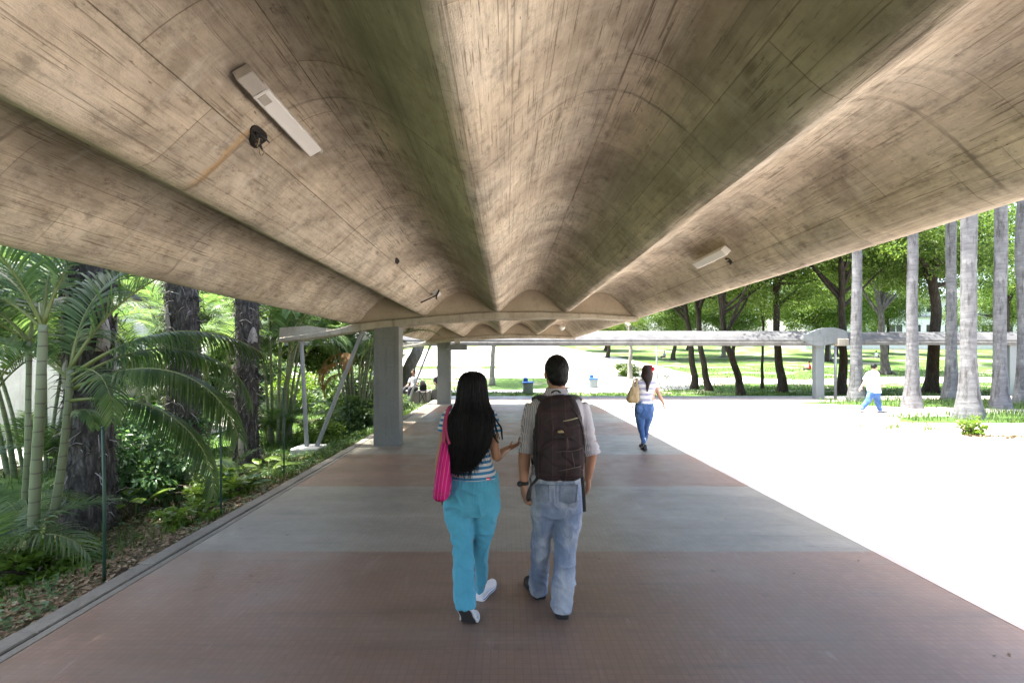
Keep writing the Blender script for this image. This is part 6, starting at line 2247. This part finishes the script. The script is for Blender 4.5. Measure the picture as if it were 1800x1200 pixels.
def woman_far():
    Y = 9.1
    r = empty('person', (2.6, Y, 0), 'woman with a red hair flower, white striped top and blue jeans at the shade edge', 'person')
    mb = MB()
    hc = P(1138, 652, Y)
    q, Rm = head(mb, hc, .95, -8, (hc.x, Y - .01, 1.34), .048)
    tor = [(1126, 1148, 671, Y, .06), (1119, 1152, 676, Y, .09), (1120, 1150, 700, Y, .09), (1120, 1146, 725, Y, .09)]
    loft(mb, rings_smooth(tor, 12, 2.3, 28))
    sl, sr = np.array(P(1120, 674, Y)), np.array(P(1150.5, 675, Y))
    el, er = np.array(P(1108, 690, Y + .06)), np.array(P(1158.5, 693, Y - .02))
    wl, wr = np.array(P(1116, 679, Y + .24)), np.array(P(1167, 710, Y + .02))
    for s, e, w in ((sl, el, wl), (sr, er, wr)):
        tube(mb, [s, s * .5 + e * .5, e, e * .6 + w * .4, w], [.050, .044, .036, .035, .024], 14, n=20)
    hand(mb, wl, (.5, .4, .6), (0, 1, 0), 1, .9)
    hand(mb, wr, (.12, .12, -1), (-1, .2, 0), 1, .92, (.4, .45, .5, .55))
    for row in (((1123, 735, Y), (1126, 748, Y + .02), (1131, 776, Y - .05)), ((1140, 735, Y), (1137, 748, Y + .04), (1133.5, 774, Y + .18))):
        tube(mb, [np.array(P(*p)) for p in row], [.07, .05, .032], 12, n=12)
    fused('body', mb, M['skin_fair'], r, .006, 4)
    eyes(r, q, .95, Rm)
    mb = MB()
    top = [(1130, 1145, 664, Y, .05), (1124, 1150, 667.5, Y, .075), (1117.5, 1154, 671.5, Y, .10), (1118, 1153, 678, Y, .12), (1120, 1149, 690, Y, .115), (1119, 1147, 700, Y, .115), (1117, 1148, 709, Y, .125)]
    loft(mb, rings_smooth(top, 24, 2.4, 36))
    for s, e in ((P(1121, 672, Y), P(1116, 681, Y)), (P(1149.5, 672, Y), P(1155.5, 681, Y))):
        s, e = np.array(s), np.array(e)
        tube(mb, [s, s * .5 + e * .5, e], [.055, .058, .052], 16, n=10)
    fused('striped_top', mb, M['tee_grey_stripe'], r, .008, 4, wrinkle(.006, (6, 6, 9), 6))
    mb = MB()
    pel = [(1118, 1148, 704, Y, .115), (1116.5, 1149, 712, Y, .13), (1115.5, 1149.5, 720, Y, .14), (1116, 1148, 729, Y, .125), (1118, 1146, 735, Y, .10)]
    loft(mb, rings_smooth(pel, 16, 2.4, 36))
    lg = [(1116, 1134, 728, Y, .105), (1117.5, 1133, 738, Y, .095), (1120.5, 1132.5, 750, Y - .01, .075), (1124, 1133.5, 763, Y - .04, .062), (1127, 1135, 775, Y - .06, .052), (1127, 1134.5, 779, Y - .06, .05)]
    loft(mb, rings_smooth(lg, 26, 2.2, 28))
    lg = [(1131, 1149, 728, Y, .105), (1131, 1146.5, 738, Y + .02, .095), (1131.5, 1142, 750, Y + .06, .075), (1131, 1139, 763, Y + .13, .062), (1131, 1137.5, 774, Y + .2, .05)]
    loft(mb, rings_smooth(lg, 26, 2.2, 28))
    for x in (1124, 1141):
        ellipsoid(mb, P(x, 720, Y - .07), (.085, .075, .09))
    fused('jeans', mb, M['denim_blue'], r, .009, 4, wrinkle(.005, (7, 7, 8), 5))
    mb = MB()
    tube(mb, [np.array(P(1131, 769, Y - .055)), np.array(P(1131.2, 776, Y - .062))], [.050, .048], 20)
    obj('cuff', mb, M['denim_light'], r)
    shoe(r, (2.575, Y - .16, .02), -2, 12, .25, .09, 'shoe_black', 'black_rubber', .11)
    shoe(r, (2.61, Y + .12, 0), -6, 0, .25, .09, 'shoe_black', 'black_rubber', .11)
    mb = MB()
    hr = [(1135, 1142, 640.6, Y, .04), (1131, 1145.5, 643, Y - .005, .085), (1128.5, 1147, 649, Y - .01, .108), (1127.5, 1147.5, 657, Y - .02, .105), (1127, 1147, 662, Y - .05, .08), (1131, 1146, 667, Y - .085, .05), (1135, 1143, 673, Y - .115, .035), (1136, 1141, 680, Y - .13, .026), (1136.5, 1139, 688, Y - .13, .01)]
    rr = rings_smooth(hr, 36, 2.1, 40)
    loft(mb, rr)
    obj('hair', mb, M['hair_brown'], r)
    mb = MB()
    fc = np.array(P(1145.5, 648, Y - .07))
    rng = np.random.default_rng(3)
    for k in range(9):
        d = rand_dirs(1, rng)[0]
        ellipsoid(mb, fc + d * np.array([.035, .03, .045]), (.026, .02, .03), None, 6, 8)
    obj('hair_flower', mb, M['red_fabric'], r)
    b = empty('handbag', (2.4, Y, 1.0), 'beige shoulder handbag carried by the woman with the red hair flower', 'bag')
    mb = MB()
    rows = [(1110, 1122, 679, Y - .06, .05), (1107, 1122.8, 684, Y - .06, .07), (1103, 1123, 694, Y - .06, .085), (1100.8, 1122.5, 703, Y - .06, .09), (1106, 1121, 708, Y - .06, .07)]
    loft(mb, rings_smooth(rows, 18, 3.0, 36))
    fused('pouch', mb, M['tan_leather'], b, .008, 3, wrinkle(.007, (8, 8, 5), 3))
    for pp in (((1112, 681, Y - .1), (1114.5, 668, Y - .09), (1118, 665.6, Y), (1118, 672, Y + .10), (1115, 681, Y - .02)), ((1119, 681, Y - .1), (1119.5, 669, Y - .085), (1121, 665.4, Y), (1120, 672, Y + .1), (1119, 681, Y - .02))):
        mb = MB()
        tube(mb, [np.array(P(*p)) for p in pp], [(.018, .006)] * 5, 8, n=24, ref=(1, 0, 0))
        obj('strap', mb, M['tan_leather'], b)
    mb = MB()
    tube(mb, [np.array(P(1109, 706, Y - .1)), np.array(P(1110, 712, Y - .1)), np.array(P(1112, 717, Y - .1))], [(.012, .005), (.01, .005), (.02, .008)], 8, n=10)
    obj('strap_end', mb, M['tan_leather'], b)


def man_far():
    Y = 15.4
    r = empty('person', (11.65, Y, 0), 'man in a loose white shirt and blue jeans striding past the royal palms', 'person')
    mb = MB()
    hc = P(1537, 645.5, Y)
    q, Rm = head(mb, hc, .95, -80, (hc.x - .05, Y, 1.30), .055)
    loft(mb, rings_smooth([(1526, 1540, 655, Y, .12), (1526, 1543, 668, Y, .15), (1527, 1543, 690, Y, .14)], 10, 2.3, 28))
    for s, e, w in (((1528, 659, Y - .17), (1522, 668, Y - .2), (1514, 680, Y - .2)), ((1533, 659, Y + .17), (1540, 670, Y + .2), (1548, 675, Y + .2))):
        s, e, w = np.array(P(*s)), np.array(P(*e)), np.array(P(*w))
        tube(mb, [s, s * .5 + e * .5, e, w], [.06, .052, .042, .03], 14, n=18)
        hand(mb, w, w - e, (1, 0, 0) if w[0] < 11.6 else (0, -1, .2), 1, 1.0)
    fused('body', mb, M['skin_fair'], r, .008, 4)
    eyes(r, q, .95, Rm)
    mb = MB()
    ellipsoid(mb, q((0, -.016, .030)), (.08, .10, .098), Rm)
    V, N, qd, td = fuse(mb, .008, 2)
    loc = (V - q((0, 0, 0))) @ Rm
    keep = ~((loc[:, 1] > .045) & (loc[:, 2] < .06)) & ~(loc[:, 2] < -.04)
    qd = np.array(qd)
    mb = MB()
    mb.add(V, qd[keep[qd].all(1)])
    obj('hair', mb, M['hair_black'], r)
    mb = MB()
    loft(mb, rings_smooth([(1529, 1539, 651.5, Y, .08), (1526, 1541, 655, Y, .18), (1524.5, 1543, 663, Y, .215), (1525, 1544, 675, Y, .20), (1527, 1545, 687, Y, .195), (1527.5, 1546, 690, Y, .19)], 22, 2.3, 36))
    for s, e in (((1527.5, 658, Y - .17), (1521.5, 668, Y - .2)), ((1533, 658, Y + .17), (1540, 669, Y + .2))):
        s, e = np.array(P(*s)), np.array(P(*e))
        tube(mb, [s, s * .5 + e * .5, e], [.075, .085, .082], 16, n=10)
    fused('loose_shirt', mb, M['white_cotton'], r, .011, 4, wrinkle(.012, (5, 5, 4), 5))
    mb = MB()
    loft(mb, rings_smooth([(1527, 1545, 684, Y, .17), (1526.5, 1545, 691, Y, .175), (1527, 1544, 698, Y, .15)], 10, 2.3, 32))
    a = [np.array(P(1531, 692, Y - .08)), np.array(P(1525, 705, Y - .09)), np.array(P(1514, 719, Y - .1))]
    tube(mb, a, [.10, .082, .068], 18, n=18)
    a = [np.array(P(1540, 692, Y + .08)), np.array(P(1543, 706, Y + .09)), np.array(P(1547, 721, Y + .08))]
    tube(mb, a, [.10, .084, .068], 18, n=18)
    fused('jeans', mb, M['denim_blue'], r, .011, 4, wrinkle(.008, (6, 6, 7), 3))
    p, p2 = P(1511, 721, Y - .1), P(1546, 724, Y + .08)
    shoe(r, (p.x - .05, Y - .1, .04), -90, 14, .28, .10, 'shoe_white', 'sole_dark', .09)
    shoe(r, (p2.x - .05, Y + .08, 0.0), -90, 0, .28, .10, 'shoe_white', 'sole_dark', .09)


def sitter(x, y, zs, face, shirt, legs, hairm, skinm, label, group=None, voxel=.014):
    """small distant person sitting with bent knees; zs seat height, face = heading deg (0 = +Y, + = left)."""
    r = empty('person', (x, y, zs), label, 'person', group)
    Rm = np.array(Matrix.Rotation(R(face), 3, 'Z'))
    def q(a, b, c): return V3(x, y, zs) + Rm @ V3(a, b, c)
    ax, ay = Rm @ V3(1, 0, 0), Rm @ V3(0, 1, 0)
    mb = MB()
    qq, Rh = head(mb, q(0, .05, .76), .95, face, q(0, .0, .54), .05)
    loft(mb, np.array([ring(q(0, b, c), w, d, 20, 2.3, ax, ay) for b, c, w, d in ((0, .05, .15, .1), (-.02, .3, .14, .09), (0, .5, .17, .08), (0, .56, .07, .06))]))
    for s in (-1, 1):
        tube(mb, [q(.18 * s, 0, .5), q(.24 * s, .08, .27), q(.14 * s, .3, .2)], [.048, .04, .028], 10, n=12)
        hand(mb, q(.14 * s, .3, .2), q(.02 * s, .2, -.05) - q(0, 0, 0), (0, 0, -1), s, 1)
        tube(mb, [q(.1 * s, 0, .07), q(.13 * s, .42, .10), q(.13 * s, .46, -.36)], [.07, .055, .035], 10, n=14)
    fused('body', mb, M[skinm], r, voxel, 3)
    eyes(r, qq, .95, Rh)
    mb = MB()
    ellipsoid(mb, qq((0, -.016, .026)), (.08, .098, .098), Rh)
    ellipsoid(mb, qq((0, -.05, -.03)), (.068, .06, .08), Rh)
    obj('hair', mb, M[hairm], r)
    mb = MB()
    loft(mb, np.array([ring(q(0, b, c), w, d, 24, 2.3, ax, ay) for b, c, w, d in ((0, .03, .18, .13), (-.03, .3, .165, .115), (0, .49, .19, .1), (0, .55, .12, .08), (0, .58, .06, .06))]))
    for s in (-1, 1):
        tube(mb, [q(.17 * s, 0, .5), q(.23 * s, .06, .32)], [.062, .058], 12)
    fused('shirt', mb, M[shirt], r, voxel, 3)
    mb = MB()
    for s in (-1, 1):
        tube(mb, [q(.09 * s, -.03, .08), q(.13 * s, .42, .11), q(.13 * s, .46, -.3)], [.095, .075, .06], 12, n=16)
    tube(mb, [q(0, 0, .16), q(0, 0, .02)], [(.17, .12), (.17, .13)], 16, ref=ax)
    fused('trousers', mb, M[legs], r, voxel, 3)
    for s in (-1, 1):
        shoe(r, q(.13 * s, .41, -.42), face, 0, .26, .095, 'shoe_black', 'black_rubber')
    return r


def build_people():
    people_materials()
    g = G('denim_worn_dark')
    n1 = g.noise(g.co(), 14, 5, .65)
    M['denim_worn_dark'] = g.bsdf(g.ramp(n1, [(.3, (.10, .12, .16)), (.7, (.20, .23, .28))]), .9, g.bump(g.noise(g.co(), 500, 2), .2, .002), .15)
    woman_front()
    man_front()
    woman_far()
    man_far()
    # sitters at the far left end of the walk, on a low ledge
    mb = MB()
    box(mb, (-4.6, 19.3, -.3), (-3.15, 20.25, .42), .03)
    o = obj('concrete_ledge', mb, M['kerb_concrete'], smooth=False, origin=(-3.9, 19.8, -.3))
    tag(o, 'low concrete ledge used as a seat beside the second column', 'bench')
    sitter(-3.72, 19.55, .42, 150, 'white_cotton', 'dark_cloth', 'hair_black', 'skin_tan', 'person in a white shirt sitting on the low ledge beyond the first column')
    # dark bag hung on a stand and a bystander half hidden by the second column
    x, y = -3.28, 18.9
    r = empty('folding_stool', (x, y, 0), 'black folding stool with thin legs standing near the second column', 'stool')
    for (a, b) in (((-.13, -.1), (.12, .1)), ((.13, -.1), (-.12, .1)), ((-.13, .1), (-.10, -.1)), ((.13, .1), (.14, -.1))):
        mb = MB()
        tube(mb, [(x + a[0], y + a[1], 0), (x + b[0], y + b[1], .44)], .014, 8)
        obj('leg', mb, M['black_rubber'], r)
    mb = MB()
    box(mb, (x - .17, y - .14, .44), (x + .17, y + .14, .475), .012)
    obj('seat', mb, M['dark_cloth'], r, False)
    r = empty('rucksack', (x + .03, y, .476), 'black rucksack standing on the folding stool', 'bag')
    mb = MB()
    loft(mb, np.array([ring((x + .03 + dx, y, .476 + z), w, d, 24, 2.8) for z, w, d, dx in ((0, .11, .08, 0), (.03, .14, .1, 0), (.2, .14, .1, .0), (.33, .10, .08, -.02), (.40, .04, .03, -.03))]))
    obj('pack', mb, M['strap_black'], r)
    mb = MB()
    tube(mb, [(x - .02, y, .86), (x - .12, y, .93), (x - .25, y, .92), (x - .32, y, .86), (x - .28, y, .74), (x - .1, y - .02, .62)], .014, 8, n=24)
    obj('strap', mb, M['strap_black'], r)
    sitter(-2.85, 20.6, .42, 200, 'dark_cloth', 'dark_cloth', 'hair_black', 'skin_tan', 'person in dark clothes partly hidden behind the second column')
    mb = MB()
    box(mb, (-3.15, 20.4, 0), (-2.55, 21.0, .41), .03)
    o = obj('concrete_block', mb, M['kerb_concrete'], smooth=False, origin=(-2.85, 20.7, 0))
    tag(o, 'square concrete block seat behind the second column', 'bench')
    # distant people resting on the lawn
    for (px, py, Yg, face, sh, lab) in ((1168, 627, 62, 100, 'blue_cotton', 'tiny person in blue sitting on the lawn beside the white pole'),
                                       (1423, 646, 45, 60, 'red_fabric', 'tiny person in dark red sitting on the lawn left of the canopy column'),
                                       (1540, 627, 62, -60, 'white_cotton', 'tiny person in white sitting on the lawn near the forked pale tree'),
                                       (1776, 645, 45, 80, 'blue_cotton', 'tiny person in blue lying back on the lawn near the right edge')):
        p = P(px, py, Yg)
        sitter(p.x, Yg, gz(p.x, Yg) + .05, face, sh, 'dark_cloth', 'hair_black', 'skin_tan', lab, None, .03)
# ================================================================ light, camera, run
def build_light_camera():
    cam = bpy.data.cameras.new('camera')
    co = bpy.data.objects.new('camera', cam)
    COL.objects.link(co)
    co.location = (0, 0, CH)
    co.rotation_euler = (R(90), 0, 0)
    cam.sensor_width = 36
    cam.lens = F / 1800 * 36
    cam.shift_x = (900 - CX) / 1800
    cam.shift_y = (CY - 600) / 1800
    cam.clip_start, cam.clip_end = .05, 900
    SC.camera = co
    # sun: nearly overhead, a little to the left
    tosun = Vector((-.255, .08, 1)).normalized()
    elev = math.asin(tosun.z)
    sl = bpy.data.lights.new('sun', 'SUN')
    sl.energy = 4.6
    sl.angle = R(.53)
    sl.color = (1.0, .955, .88)
    so = bpy.data.objects.new('sun', sl)
    COL.objects.link(so)
    so.rotation_euler = (-tosun).to_track_quat('-Z', 'Y').to_euler()
    so.location = (0, 0, 30)
    w = bpy.data.worlds.new('World')
    SC.world = w
    w.use_nodes = True
    nt = w.node_tree
    bg = nt.nodes['Background']
    sky = nt.nodes.new('ShaderNodeTexSky')
    sky.sky_type = 'NISHITA'
    sky.sun_disc = False
    sky.sun_elevation = elev
    sky.sun_rotation = math.atan2(tosun.x, tosun.y)
    sky.air_density, sky.dust_density, sky.ozone_density = 1.0, 4.0, .6
    nt.links.new(sky.outputs[0], bg.inputs[0])
    bg.inputs[1].default_value = .15
    v = SC.view_settings
    v.view_transform, v.look, v.gamma, v.exposure = 'Standard', 'None', 1.0, EXPOSURE
    SC.display_settings.display_device = 'sRGB'
    c = SC.cycles
    c.max_bounces, c.diffuse_bounces, c.glossy_bounces, c.transmission_bounces, c.transparent_max_bounces = 10, 7, 3, 4, 8
    c.use_denoising = True
    c.use_adaptive_sampling = True
    c.adaptive_threshold = .015
    c.sample_clamp_indirect = 8
    c.caustics_reflective = c.caustics_refractive = False


EXPOSURE = 2.6
SC.render.engine = 'CYCLES'
make_materials()
more_materials()
build_setting()
build_walkways()
build_fixtures()
build_street()
build_vegetation()
build_people()
build_light_camera()
